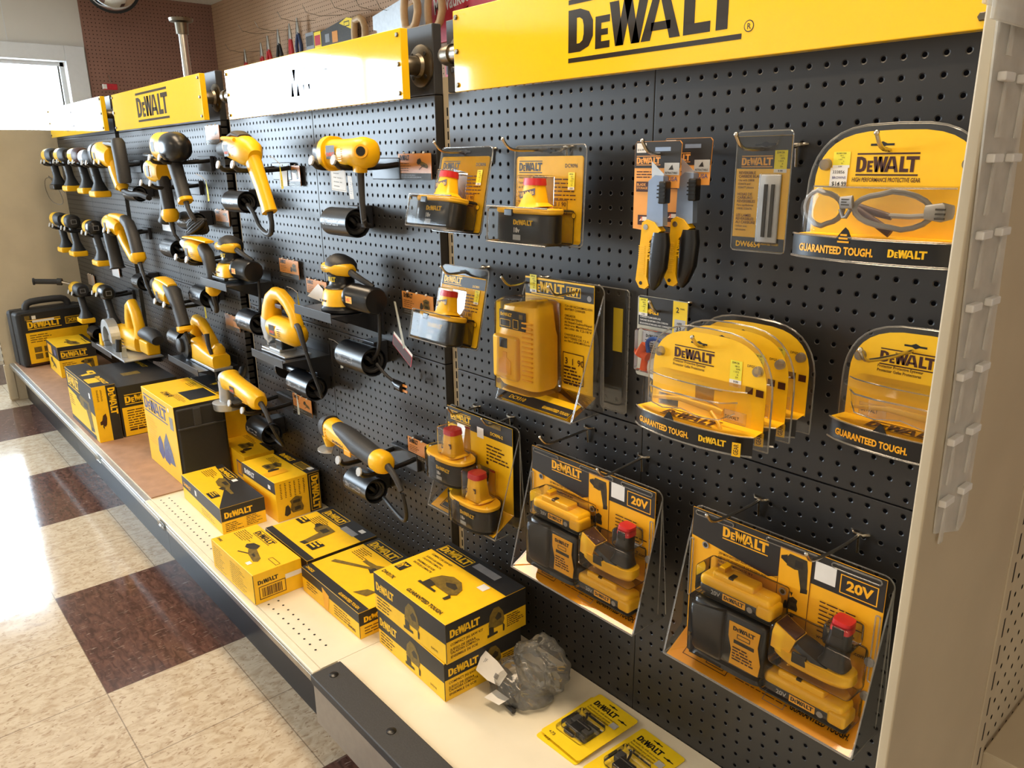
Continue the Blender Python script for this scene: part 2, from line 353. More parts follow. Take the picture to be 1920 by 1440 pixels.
# ------------------------------------------------------------------ the room
XL, XR, YF, YB, ZC = -218, 130, -210, 57, 98
b = MB(); b.box((XL-6, YF, -1), (XR, YB+4, 0), FLOOR); fl = struct(b.build('floor'))
fl.data.transform(Matrix.Translation((93.08*U, 17.78*U, 0))); fl.location = (-93.08*U, -17.78*U, 0)
struct(MB().box((XL-6, YF, ZC), (XR, YB+4, ZC+2), CEIL).build('ceiling'))
b = MB(); ys = [YF, WIN[1][0], WIN[1][1], WIN[0][0], WIN[0][1], YB+1]
b.box((XL-6, ys[0], 0), (XL, ys[1], ZC), WALLW); b.box((XL-6, ys[2], 0), (XL, ys[3], ZC), WALLW); b.box((XL-6, ys[4], 0), (XL, ys[5], ZC), WALLW)
for y0, y1, z0, z1 in WIN: b.box((XL-6, y0, 0), (XL, y1, z0), WALLW); b.box((XL-6, y0, z1), (XL, y1, ZC), WALLW)
for y, z in ((2, 90), (-40, 90)): b.box((XL, y, 84), (XL+.1, y+.15, ZC), TRIM)
struct(b.build('wall_left'))
o = MB().box((XL, 20.3-40, 0), (XL+.5, YB-40, ZC-70), ROSE).build('wall_left_pegboard', loc=(0, 40, 70)); struct(o); o.name = 'wall_left.001'
struct(MB().box((XL, 0, -98), (XR, 3, 0), TAN).build('wall_back', loc=(0, YB, ZC)))
struct(MB().box((XR, YF, 0), (XR+3, YB, ZC), WALLW).build('wall_right'))
struct(MB().box((XL, YF-3, 0), (XR, YF, ZC), WALLW).build('wall_front'))
for i, (y0, y1, z0, z1) in enumerate(WIN):
    r = bpy.data.objects.new('window_%d' % (i+1), None); C.objects.link(r); r.location = (XL*U, y0*U, z0*U); struct(r)
    w, h = y1-y0, z1-z0; f = MB()
    for a, c in (((-.4, -4, -4), (1.2, 0, h+4)), ((-.4, w, -4), (1.2, w+5, h+4)), ((-.4, 0, h), (1.2, w, h+4)), ((-.4, 0, -4), (1.6, w, 0))): f.box(a, c, TRIM, .15)
    for a, c in (((-4, 0, 0), (-2.6, .9, h)), ((-4, w-.9, 0), (-2.6, w, h)), ((-4, 0, h-1), (-2.6, w, h)), ((-4, 0, 0), (-2.6, w, 1))): f.box(a, c, TRIM)
    f.box((-3.8, w-1.5, 0), (-2.9, w-1.1, h), PICD)
    if i: f.box((-3.9, w*.45, 0), (-2.6, w*.45+2, h), TRIM)
    f.build('window_frame', r); MB().box((-3.4, .5, .5), (-3.2, w-.5, h-.5), PANE).build('pane', r)
for i, (x, y) in enumerate(LAMPS):
    r = root('ceiling_light', (x, y, ZC), 0, '', 'ceiling light', 'fluorescent ceiling fixtures over the aisle')
    r['label'] = 'long fluorescent ceiling fixture over the shop aisle'
    MB().box((-24, -8.2, -1.2), (24, 8.2, 0), WHITE).build('housing', r)
    f = MB()
    for q in ((-24, -7, -2.4, 24, -6.6), (-24, 6.6, -2.4, 24, 7), (-24, -7, -2.4, -23.6, 7), (23.6, -7, -2.4, 24, 7)): f.box((q[0], q[1]*1.18, q[2]), (q[3], q[4]*1.18, -1.2), WHITE)
    f.build('frame', r)
# ------------------------------------------------------------------ the gondola
SEC = [('right', 0, -22.95, 24.0, 63.4), ('middle', -47.27, -70.9, -24.9, 63.5), ('left', -98.0, -121.8, -74.0, 64.0), ('far left', -147.6, -170.6, -124.3, 64.2)]
Z0 = 56.9
for name, cx, x0, x1, zt in SEC:
    r = root('pegboard_section', (cx, 0, 0), 0, 'dark grey perforated display panels of the %s shelving bay' % name, 'pegboard', 'perforated panels of the bays')
    dz = .07 if name == 'middle' else 0
    for (a, c, ox) in ((x0-cx, -.62, -1.2), (-.58, x1-cx, 0)):
        for (za, zb, oz) in ((33.45, 57.72, Z0+dz), (8.95, 33.38, Z0+dz-23.986)):
            MB().box((a-ox, 0, za-oz), (c-ox, .85, zb-oz), PEG, .06).build('panel', r, loc=(ox, 0, oz))
    MB().box((x0, 0, 57.78), (x1, .95, zt), PANEL, .1).build('header_board', loc=(0, 0, 0))
    h = bpy.data.objects['header_board'] if 'header_board' in bpy.data.objects and 'label' not in bpy.data.objects['header_board'] else [q for q in bpy.data.objects if q.name.startswith('header_board') and 'label' not in q][0]
    tag(h, 'plain dark steel header board along the top of the %s shelving bay' % name, 'header board', 'header boards over the bays')
MB().box((-171.0, 1.6, 0), (23.9, 2.6, 58), DARK).build('back_panel'); tag(bpy.data.objects['back_panel'], 'black backing panel behind the perforated shelving panels', 'panel')
for x, nm in ((-23.95, 'between the middle and right bays'), (-72.4, 'between the left and middle bays'), (-123, 'between the far left and left bays')):
    b = MB(); b.box((x-1, .95, 0), (x+1, 1.5, 59.2), BEIGE)
    for i in range(54):
        for s in (-.45, .45): b.box((x+s-.09, .93, 3+i), (x+s+.09, .949, 3.7+i), DARK)
    tag(b.build('upright_post'), 'narrow beige slotted upright post %s' % nm, 'upright')
# base decks
for name, cx, x0, x1, zt in SEC:
    X0, X1 = {'right': (-22.4, 24.1), 'middle': (-70.6, -22.45), 'left': (-122, -70.65), 'far left': (-170.9, -122.05)}[name]
    r = root('base_shelf', ((X0+X1)/2, -8.5, 0), 0, 'low cream base shelf of the %s bay' % name, 'shelf', 'base shelves of the bays')
    a, c = X0-(X0+X1)/2, X1-(X0+X1)/2
    d = MB(); d.box((a, -8.1 if name != 'right' else -6.5, 8.75), (c, 8.45, 9), CREAM)
    fr = Fr(d, (a, -8.1, 9), X3, Y3)
    for ry in (1.95, .9):
        P = []
        n = int((c-a-2)/1.13)
        for i in range(n):
            if name == 'right': continue
            xx = 1.3+i*1.13; P.append([(xx+.13*math.cos(2*PI*k/8), ry+.12*math.sin(2*PI*k/8)) for k in range(8)])
        fr.many(P, DARK)
    d.build('deck', r)
    if name == 'right': MB().box((a, -5.6, 0), (c, -5.2, 8.74), KICK).build('kick_plate', r); continue
    e = MB(); e.box((a, -8.9, 7.75), (c, -8.1, 8.95), CREAM if name in ('middle', 'right') else SILV, .12); e.box((a, -9.05, 8.0), (c, -8.9, 8.7), STEEL if name != 'right' else CREAM, .05)
    e.build('price_rail', r)
    if name in ('middle', 'left'):
        for xx in (6,) if name == 'middle' else (27,): MB().box((a+xx, -9.25, 7.9), (a+xx+2.6, -9.0, 8.85), CLR, .08).build('ticket_holder', r)
    MB().box((a, -6.6, 0), (c, -6.2, 8.74), KICK).build('kick_plate', r)
b = MB(); b.box((-170.4, -16.5, 9.01), (-70.7, -.1, 9.17), MASO); tag(b.build('hardboard_liner'), 'brown hardboard sheet lying on the far end of the base shelf', 'board')
b = MB(); b.box((-122.4, -13.6, 9.18), (-118.2, -12.7, 9.2), WHITE); tag(b.build('paper_slip'), 'small white paper slip on the brown hardboard shelf liner', 'paper')
# end panels
b = MB(); b.box((-171.9, -18.4, 0), (-171.2, 1.5, 59.9), BEIGE, .1)
for i in range(34): b.box((-171.3, -18.45, 6+i*1.5), (-171.05, -18.39, 6.8+i*1.5), DARK)
b.box((-171.8, -18.6, .4), (-171.0, -16.9, 8.6), BEIGE, .1)
tag(b.build('divider_panel'), 'tall beige steel end panel at the far end of the black shelving', 'panel')
b = MB(); b.box((24.15, -16.1, 0), (24.55, -5.1, 62), BEIGE, .08); tag(b.build('side_panel'), 'tall plain beige steel side panel at the right edge carrying the clip strip', 'panel')
b = MB(); b.box((24.1, -5.05, 0), (24.6, -3.6, 62), BEIGE, .05)
for i in range(42): b.box((24.59, -4.35, 3+i*1.45), (24.612, -4.2, 4.0+i*1.45), DARK)
tag(b.build('slotted_upright'), 'beige slotted upright between side panel and beige pegboard at the right', 'upright')
b = MB(); b.box((0, -.0, 0), (.4, 26, 62), BPEG); o = b.build('beige_pegboard', loc=(24.0, -3.5, 0)); tag(o, 'beige perforated panel at the right edge behind the slotted upright', 'pegboard')
r = root('end_shelf', (24.5, 8, 23.4), 0, 'beige steel shelf with round holes at the bottom right corner', 'shelf')
b = MB(); b.box((0, -11.2, -.3), (15, 14, 0), BEIGE, .08)
fr = Fr(b, (0, -11.2, 0), X3, Y3)
for k in range(6): fr.disc(1.7, 1.5+k*3.2, .22, DARK)
b.build('deck', r); MB().box((0, -11.25, -2.6), (15, -11.1, -.05), BEIGE, .05).build('bracket', r)
# bumper bar
r = root('bumper_rail', (-21.6, -18, 0), 0, 'grey steel rail with a black riveted rubber top in front of the right base shelf', 'rail')
MB().box((.1, .12, 4.6), (44, 2.6, 9.3), RAILG, .12).build('rail_body', r)
b = MB(); b.box((0, -.05, 8.7), (44.2, 2.9, 9.55), GRIP, .12); b.build('rubber_cap', r)
for x in (1.4, 10.6, 19.8): MB().lathe((x, 1.5, 9.5), Z3, [(0, .42), (.1, .4), (.18, .2)], BPL, 16).build('rivet', r)
# header signs
def sign(x0, x1, z0, z1, lx, lw, name, end):
    r = root('header_sign', ((x0+x1)/2, -3, z0), 0, 'glossy yellow header sign with black lettering above the %s bay' % name, 'sign', 'yellow header signs')
    cx = (x0+x1)/2; b = MB(); b.box((x0-cx, 0, 0), (x1-cx, .75, z1-z0), SIGNY, .06)
    f = Fr(b, (x0-cx, 0, 0), X3, Z3); w = x1-x0
    f.logo(lx-x0, (z1-z0)*.27, lw, SINK, hs=1.0)
    if name == 'right':
        f.disc(lx-x0+lw+.42, 1.55, .3, INK, 20); f.disc(lx-x0+lw+.42, 1.55, .25, SIGNY, 20); f.text('R', lx-x0+lw+.3, 1.4, .3, INK)
    b.build('sign_plate', r)
    for x in ((.45, w-.45) if True else ()):
        for z in (.5, (z1-z0)/2, z1-z0-.5): MB().lathe((x0-cx+x, 0, z), (0, -1, 0), [(-.1, .2), (.12, .2), (.16, .16), (.16, .01)], BRONZE, 6).build('bolt', r)
    zc = (z1-z0)*.5+.1; L, R = end
    MB().tube([(L-cx, 1.1, zc), (R-cx, 1.1, zc)], .62, STEEL, 20).build('pipe', r)
    for q, s in ((L, 1), (R, -1)):
        e = MB(); e.tube([(q-cx+s*.9, 1.1, zc), (q-cx, 1.1, zc), (q-cx-s*.3, 1.6, zc), (q-cx-s*.35, 2.9, zc)], .78, BRONZE, 18, sm=1)
        e.lathe((q-cx-s*.35, 2.95, zc), (0, -1, 0), [(0, 1.75), (.2, 1.75), (.3, 1.5), (.42, 1.0), (.7, .85)], BRONZE, 26)
        for k in range(4): e.lathe((q-cx-s*.35+1.3*math.cos(PI/4+k*PI/2), 2.7, zc+1.3*math.sin(PI/4+k*PI/2)), (0, -1, 0), [(0, .2), (.14, .18)], DARK, 8)
        e.build('flange', r)
sign(-18.0, 19.9, 57.35, 63.15, -5.5, 13.1, 'right', (-20.4, 21.5))
sign(-63.4, -25.3, 57.3, 62.9, -50.4, 13.2, 'middle', (-66.6, -26.9))
sign(-111.9, -71.7, 57.65, 63.3, -99, 14.4, 'left', (-114, -74.6))
sign(-160.5, -118.8, 57.9, 63.6, -146, 14, 'far left', (-162.5, -121.2))
# clip strip
def strip():
    r = root('clip_strip', (24.58, -14, 39), 0, 'frosted plastic strip of paired hooks hanging on the beige side panel', 'clip strip')
    b = MB(); T = lambda y, z: y+(z*.0)
    path = [(-1.15, .7), (1.2, 0), (1.7, .3), (1.6, 6), (.5, 19), (-2.6, 18.8), (-1.4, 6), (-1.2, 1.2)]
    b.prism([(y, z) for y, z in path], (0, 0, 0), (0, 1, 0), Z3, .06, SHELL); b.build('strip', r)
    for i in range(8):
        z = 1.9+i*2.25; s = -z*.045
        for k in (-.75, .85): h = MB(); h.box((.05, s+k-.42, z-.16), (.30, s+k+.38, z+.1), WHITE, .05); h.prism([(-.16, -1.7), (.16, -1.7), (.05, -.16), (-.05, -.16)], (.07, s+k+.2, z), Y3, Z3, .06, SHELL); h.build('hook', r)
    r = root('card_sleeve', (24.75, -14.5, 55.3), 0, 'wide frosted plastic card sleeve at the top right above the clip strip', 'card sleeve')
    MB().box((0, -3.6, .7), (.12, 3, 9), SHELL, .03).build('front_sheet', r); MB().box((.25, -3.6, .3), (.37, 3, 9), SHELL, .03).build('back_sheet', r)
strip()
# ------------------------------------------------------------------ high up and behind
r = root('convex_mirror', (-204, 25.6, 97.0), 0, 'round convex security mirror with black rim below the ceiling in the far corner', 'mirror')
b = MB(); ax = Vector((.9, -.28, -.55)); b.lathe((0, 0, 0), ax, [(2.2*math.cos(a)-1.0, 6.4*math.sin(a)) for a in [i*PI/2/9 for i in range(9, -1, -1)]], MIRR, 40, cap=False); b.build('mirror_dome', r, sharp=80)
b = MB(); b.lathe((0, 0, 0), ax, [(-1.5, 6.2), (-1.5, 6.9), (-.6, 6.9), (-.6, 6.3)], BPL, 40, cap=False); b.lathe((0, 0, 0), ax, [(-1.5, 6.2), (-1.6, .1)], BPL, 40, cap=False); b.build('rim', r)
MB().tube([(-.8, .3, .8), (-13.5, 1, 2.5)], .5, BPL).build('bracket', r)
r = root('steel_pole', (-111.2, 10, 0), 0, 'galvanised pipe with a flange on top standing up behind the yellow headers', 'pole')
b = MB(); b.tube([(0, 0, 0), (-1.0, 0, 75.2)], .72, STEEL, 16); b.build('pipe', r)
MB().lathe((-1.0, 0, 73.6), Z3, [(0, 1.0), (1.8, 1.1), (2.0, 1.9), (2.5, 2.0), (2.52, .1)], BRONZE, 24).build('flange', r)
r = root('hanging_tool', (-214.5, 24, 70), 0, 'small red handled tool on a wire hook on the brown pegboard', 'tool')
b = MB(); b.box((0, -1.4, 2.4), (1, 2.2, 4.0), SRED, .2); b.box((-.1, -1.5, 2.6), (1.1, -.6, 3.8), WHITE); b.build('handle', r)
MB().tube([(0, 1, 4), (-2, 1, 6.5), (-3, 1, 6)], .12, ZINC).build('hook', r)
def wallthing(name, x, z, label, cat, fn, group=None, y=55):
    r = root(name, (x, y, z), 0, label, cat, group); fn(r); return r
def pliers(c1, c2=STEEL, h=7, w=2.6):
    def fn(r):
        for s in (-1, 1): MB().loft([(s*.25, 0, 0, .3, .35), (s*w*.55, 0, -h*.45, .5, .45), (s*w*.42, 0, -h, .4, .4)], c1).build('handle', r)
        MB().loft([(0, 0, -.6, .7, .4), (0, 0, .5, .8, .4), (0, 0, 3.2, .18, .2)], c2).build('jaws', r)
    return fn
def hookm(r, l=9):
    MB().tube([(0, 2, 2), (0, 0-l*.5, 1.2), (0, -l, 1.6), (0, -l-.8, 3)], .05, BRONZE).build('hook', r)
for i, (x, z, c, lab) in enumerate(((-192, 77.5, RED, 'pliers with bright red handles highest in the far cluster over the header'), (-181, 78, RED, 'pliers with dark red handles beside the tan wall corner cluster'), (-176.5, 79.2, RED, 'pliers with glossy red handles left of the black-tipped snips'), (-170, 80, BPL, 'pliers with a black pointed jaw right of the red-handled cluster'), (-163.2, 80.5, RED, 'slim red and white handled cutter on the tan pegboard'), (-158.8, 81.2, NAVY, 'snips with navy handles and a bright silver jaw'))):
    wallthing('pliers', x, z+2.2, lab, 'pliers', pliers(c, STEEL, 7, 2.2 if i != 4 else 1.0), 'pliers hanging on the tan pegboard wall')
def pack(c1, c2, w, h):
    def fn(r): b = MB(); b.box((-w/2, 0, -h), (w/2, .6, 0), c1, .1); Fr(b, (-w/2, 0, -h), X3, Z3).rect(.3, h*.62, w-.3, h*.9, c2).rect(.3, 1, w-.3, h*.5, GREY); b.build('card', r)
    return fn
wallthing('tool_pack', -152.9, 82.6, 'grey carded tool pack hanging beside the navy snips', 'pack', pack(GREY, PICD, 4.2, 8))
wallthing('tool_pack', -148.9, 82.3, 'yellow carded tool pack with a pink top left of the boxed saw', 'pack', pack(LEM, SRED, 3.4, 8))
def saw(blade, top, hd, short=0):
    def fn(r):
        b = MB(); b.prism([(0, 0), (0, -3.6), (16, -6.2), (16, .9), (12.5, 1.6)] if top or short else [(4, -1.5), (4, -4), (16, -6.2), (16, .4)], (0, 0, 0), X3, Z3, -.3, blade)
        f = Fr(b, (0, -.02, 0), X3, Z3)
        if top: f.poly([(9, .7), (12.5, 1.55), (16, .85), (16, -1.6)], top).rect(11.2, -.3, 13.6, .8, INK).rect(11.4, -.1, 13.4, .6, LEM).rect(2, -2.6, 4, -.8, GREY).rect(5.4, -3, 8, -.6, OLCARD)
        b.build('blade', r)
        MB().tube([(16, 0, .4), (19, 0, .8), (20.5, 0, -2), (19, 0, -5.4), (16, 0, -5.6), (15.4, 0, -2.5), (16, 0, .4)], .75, WOOD, 10, sm=1).build('handle', r)
    return fn
wallthing('hand_saw', -147, 82, 'boxed handsaw in a black and yellow sleeve with wooden handle', 'saw', saw(PICD, LEM, 0))
wallthing('hand_saw', -126, 81.3, 'bare silver handsaw with pale wooden handle on the tan pegboard', 'saw', saw(SILV, None, 0))
for k in range(2): wallthing('hand_saw', -118.5+k*4.3, 82.0, ['wooden saw handle directly right of the bare silver saw blade', 'rightmost pale wooden saw handle beside the red sign'][k], 'saw', saw(SILV, None, 0), y=49.5+k*2.6)
for i, (x, z) in enumerate(((-186, 80), (-176, 83.5), (-166, 83), (-153, 83.5), (-140, 83), (-127, 82.2), (-117, 81), (-109, 79.5))):
    r = root('wire_hook', (x, 55, z), 0, 'thin wire peg hook reaching out of the tan pegboard wall', 'hook', 'wire hooks on the tan wall'); hookm(r, 7)
b = MB(); b.box((-103.9, 55.6, 74.5), (-62, 56.4, 84.3), SRED, .1); f = Fr(b, (-103.5, 55.6, 74.5), X3, Z3)
f.text('Milwaukee', 2.0, 5.2, 3, WHITE, w=11.2, bold=.02, rot=.10); f.poly([(6.5, 3.2), (11.8, 5.0), (13, 5.4), (10, 4.6), (12, 4.0)], WHITE)
tag(b.build('red_sign'), 'red sign with white script lettering on the tan pegboard wall', 'sign')
for i in range(3):
    b = MB(); b.box((-1.8, 0, 0), (1.8, 1, 6), SRED, .1); Fr(b, (-1.8, 0, 0), X3, Z3).rect(.4, 3.6, 3.2, 5.2, WHITE).rect(.4, .6, 3.2, 2.2, BRN)
    o = b.build('tool_pack', loc=(-94.6+i*.6, 54, 67.6-i*7)); tag(o, ['upper', 'middle', 'lower'][i]+' red carded pack seen in the gap between the two header boards', 'pack')
# ------------------------------------------------------------------ feature cards
def fcard(x0, x1, z1, z0, kind, lab, paper=0):
    w, h = x1-x0, z1-z0; r = root('feature_card', ((x0+x1)/2, -.35, z0), 0, lab, 'card', 'orange feature cards on the dark panels')
    b = MB(); b.box((-w/2, -.06, 0), (w/2, 0, h), OLCARD); f = Fr(b, (-w/2, -.06, 0), X3, Z3)
    f.rect(0, 0, w, h*.24, PICD); f.lines(.3, h*.15, w*.7, 2, h*.08, GREY); f.logo(w*.06, h*.74, w*.3, INK, bars=False, hs=1.5); f.lines(w*.06, h*.6, w*.42, 4, h*.09, BRN, .25)
    pic(f, kind, w*.58, h*.34, w*.34, h*.5, OLIVE, PICD); b.build('printed_card', r)
    MB().box((-w/2-.08, -.16, -.08), (w/2+.08, -.12, h+.02), HOLD).build('clear_holder', r)
    for x in (-w*.3, 0, w*.3): MB().ball((x, -.1, h+.05), .12, WHITE, 8).build('peg', r)
    if paper:
        p = MB(); g = Fr(p, (-w/2, -.21, 0), X3, Z3); g.poly([(.1, -.1), (2.1, 0), (2.3, 1.8), (.0, 1.7)] if paper == 1 else [(.3, .1), (4.6, -.2), (4.4, 1.4), (3.3, 1.9)], WHITE); p.build('note_or_sheen', r)  # second shape: white reflection on the clear sheet, painted as an opaque patch
fcard(-30.6, -25.3, 52.9, 50.6, 'grinder', 'orange feature card right of the barrel shaped yellow tool in the top row')
fcard(-56.4, -51.2, 51.9, 49.6, 'drill', 'orange feature card with white note right of the yellow drill', 1)
fcard(-31.2, -25.9, 39.9, 37.7, 'sander', 'orange feature card right of the round palm sander at mid height')
fcard(-59.0, -53.8, 40.8, 38.6, 'sander', 'orange feature card above the jigsaw handle')
fcard(-52.0, -47.0, 39.0, 36.8, 'sander', 'orange feature card half covered by a clear sheet left of the round sander', 2)
fcard(-31.6, -26.3, 24.5, 22.3, 'recip', 'orange feature card right of the black and yellow oscillating tool')
fcard(-58.9, -53.7, 23.2, 21.0, 'grinder', 'orange feature card below the cord tube under the jigsaw')
fcard(-79.6, -74.6, 30.9, 28.8, 'drill', 'orange feature card left of the cord tube beside the jigsaw')
fcard(-78.6, -73.9, 57.2, 54.8, 'recip', 'orange feature card highest of all just under the left header')
fcard(-78.7, -73.9, 46.0, 43.9, 'drill', 'orange feature card below the big impact tool near the bay edge')
fcard(-102.9, -98.6, 43.6, 41.8, 'drill', 'orange feature card behind the hammer drill handle in the left bay')
fcard(-161.3, -155.8, 28.7, 26.4, 'drill', 'pale feature card above the cordless drill with side handle', 0)
fcard(-139.3, -134.4, 32.4, 30.6, 'drill', 'pale feature card under the black battery tool in the far left bay')
# ------------------------------------------------------------------ cartons on the base shelf
def carton(x, y, z, ang, w, d, h, lab, fn, name='tool_carton'):
    b = MB(); fn(b, w, d, h); o = b.build(name, loc=(x, y, z), rot=(0, 0, ang)); tag(o, lab, 'box'); return o
def faces(b, w, d, h): return Fr(b, (-w, 0, h), X3, Y3), Fr(b, (-w, 0, 0), X3, Z3), Fr(b, (0, 0, 0), Y3, Z3)
def flaps(b, w, d, h):
    b.box((-.02, -.03, .15), (.03, .02, h-.1), PICD); b.box((.0, d*.5-.02, h-.03), (.015, d*.5+.02, h), BRN)
def st_jigsaw(b, w, d, h):
    b.box((-w, 0, 0), (0, d, h), YCARD, .05); t, f, r = faces(b, w, d, h); flaps(b, w, d, h)
    t.rect(.02, d*.74, w-.02, d-.02, BLK); t.logo(.6, d*.8, 4.2, YCARD, bars=False, hs=1.1); t.frame(.5, d*.765, 4.9, d*.93, .07, YCARD)
    t.rect(5.3, d*.84, 8.6, d*.94, GREY); t.rect(8.4, d*.62, 9.3, d*.72, WHITE)
    t.text('COMPACT JIG SAW KIT', .9, d*.67, .26, INK, w=3.1); t.text('JUEGO DE SIERRA', .9, d*.60, .24, INK, w=2.6); t.text('CALADORA COMPACTA', .9, d*.55, .24, INK, w=2.9)
    t.text('ENSEMBLE DE SCIE', .9, d*.48, .24, INK, w=2.7); t.text('SAUTEUSE COMPACTE', .9, d*.43, .24, INK, w=2.8); t.rect(.5, d*.22, 1.5, d*.37, INK); t.many([[(.6, d*.24), (.7, d*.24), (.7, d*.35), (.6, d*.35)], [(.85, d*.24), (.95, d*.24), (.95, d*.35), (.85, d*.35)], [(.7, d*.32), (1.4, d*.35), (1.4, d*.33), (.7, d*.3)]], YCARD)
    t.text('DW317K', .4, d*.07, .42, INK, w=1.9, bold=.02); pic(t, 'jigsaw', 3.9, d*.24, 4.4, 2.9); t.text('GUARANTEED TOUGH.', 4.6, d*.06, .4, INK, w=5.2, bold=.03)
    for fr, L in ((f, w), (r, d)):
        fr.poly([(.02, h*.42), (L-.02, h*.5), (L-.02, h-.02), (.02, h-.02)] if fr is f else [(.02, h*.55), (L-.02, h*.55), (L-.02, h-.02), (.02, h-.02)], BLK)
    f.logo(.35, h*.56, 3.0, YCARD, bars=False, hs=1.4); f.lines(.4, h*.34, 3.2, 4, .32, BRN, .35); pic(f, 'jigsaw', w*.42, h*.1, 2.6, h*.78); f.text('DW317K', w-2.2, .5, .2, BRN, w=1)
    r.logo(.4, h*.62, 3.1, YCARD, bars=False, hs=1.2); r.text('COMPACT JIG SAW KIT', .4, h*.42, .24, BRN, w=3.4); r.text('JUEGO DE SIERRA', .4, h*.30, .24, BRN, w=2.6); r.text('CALADORA COMPACTA', .4, h*.22, .24, BRN, w=3); r.text('ENSEMBLE DE SCIE', .4, h*.12, .22, BRN, w=2.8)
    pic(r, 'jigsaw', d*.48, h*.16, 2.0, h*.72); r.lines(d*.74, h*.48, d*.23, 6, .2, BRN, .4)
carton(-11.4, -11.0, 9.0, math.radians(-1.9), 10.9, 8.2, 3.68, 'lower of two stacked jigsaw cartons beside the clear plastic bag', st_jigsaw)
carton(-11.1, -10.9, 12.72, math.radians(-.6), 11.2, 8.6, 3.75, 'upper of two stacked jigsaw cartons with white sticker on top', st_jigsaw)
def st_hammer(b, w, d, h):
    b.box((-w, 0, 0), (0, d, h), YCARD, .05); t, f, r = faces(b, w, d, h); flaps(b, w, d, h)
    t.rect(.02, d*.78, w-.02, d-.02, BLK); t.rect(.02, .02, w-.02, d*.12, BLK); t.logo(.7, d*.82, 4.6, YCARD, bars=False, hs=1.1); t.frame(.5, d*.80, 5.5, d*.96, .07, YCARD); t.lines(.8, d*.72, 3, 6, .26, BRN, .35)
    pic(t, 'recip', 3.4, d*.42, 6, 3.2); t.poly([(1.0, d*.36), (5.4, d*.58), (5.5, d*.54), (1.1, d*.3)], OLIVE); t.text('GUARANTEED TOUGH.', w*.62, d*.03, .35, YCARD, w=3.8); t.text('DWD525', .4, d*.03, .35, YCARD, w=1.5)
    t.poly([(8, d*.16), (9.6, d*.22), (9.6, d*.34), (8.6, d*.3)], OLIVE)
    f.rect(.02, h*.62, w-.02, h-.02, BLK); f.lines(1, h*.5, 3, 3, .3, BRN, .35); f.poly([(w*.40, .2), (w*.47, .1), (w*.50, h*.7), (w*.38, h*.86)], YDK); f.lines(w*.58, h*.5, 4, 4, .3, BRN, .3); f.text('DWD525', w-2.2, .4, .3, BRN, w=1.4)
    r.rect(.02, h*.5, d-.02, h-.02, BLK); r.logo(.5, h*.58, 3, YCARD, bars=False); r.lines(.5, h*.35, 3, 3, .3, BRN, .3)
carton(-23.8, -11.8, 9.0, 0, 11.7, 9.4, 2.8, 'flat hammer drill carton partly hidden by the stacked jigsaw cartons', st_hammer)
def st_drillflat(b, w, d, h):
    b.box((-w, 0, 0), (0, d, h), YCARD, .05); t, f, r = faces(b, w, d, h)
    t.rect(.02, d*.76, w-.02, d-.02, BLK); t.rect(.02, .02, w-.02, d*.1, BLK); t.logo(1.1, d*.81, 3.9, YCARD, bars=False, hs=1.15); t.frame(.9, d*.78, 5.2, d*.96, .07, YCARD); t.rect(6, d*.74, 8.8, d*.84, GREY); t.rect(8, d*.88, 8.9, d*.95, WHITE)
    t.lines(1.4, d*.7, 3.6, 6, .26, BRN, .35); pic(t, 'drill', 3.1, d*.16, 3.6, 4.4); t.rect(.3, d*.42, 1.9, d*.56, INK); t.lines(.35, d*.52, 1.5, 2, .45, YCARD, .5)
    t.rect(7, d*.18, 8.6, d*.36, INK); t.lines(7.1, d*.33, 1.4, 3, .45, YCARD, .5); f.rect(.02, h*.6, w-.02, h-.02, BLK); r.rect(.02, h*.5, d-.02, h-.02, BLK)
carton(-36.0, -10.9, 9.0, 0, 10.4, 8.5, 2.85, 'flat drill carton behind the grinder carton with a large drill picture', st_drillflat)
def st_grinder(b, w, d, h):
    b.box((-w, 0, 0), (0, d, h), YCARD, .05); t, f, r = faces(b, w, d, h); flaps(b, w, d, h)
    t.logo(w*.30, d*.80, 3.6, INK, hs=1.1) if False else None
    t.logo(w*.18, d*.78, 4.0, INK, hs=.9); t.lines(w*.04, d*.68, 3.4, 6, .24, BRN, .35); pic(t, 'grinder', w*.36, d*.16, 4.6, 2.6); t.rect(w*.72, d*.1, w*.78, d*.2, WHITE); t.text('DW802', .3, d*.1, .3, INK, w=1.1)
    t.frame(w*.8, d*.5, w*.97, d*.6, .05, BRN)
    f.lines(.5, h*.8, 3, 10, .26, BRN, .2); f.lines(5, h*.8, 4, 10, .26, BRN, .2)
    r.logo(.45, h*.62, 2.2, INK, bars=False, hs=1.1); r.frame(.5, h*.12, 3.4, h*.55, .08, BRN)
    P = []; x = .8
    rnd = random.Random(3)
    while x < 3.0: ww = .03+.09*rnd.random(); P.append([(x, h*.18), (x+ww, h*.18), (x+ww, h*.48), (x, h*.48)]); x += ww+.03+.06*rnd.random()
    r.many(P, BRN); r.rect(3.4, h*.5, d-.05, h*.66, WHITE)
carton(-36.1, -16.75, 9.0, math.radians(.9), 10.8, 5.3, 3.4, 'yellow grinder carton with barcode at the shelf front edge', st_grinder)
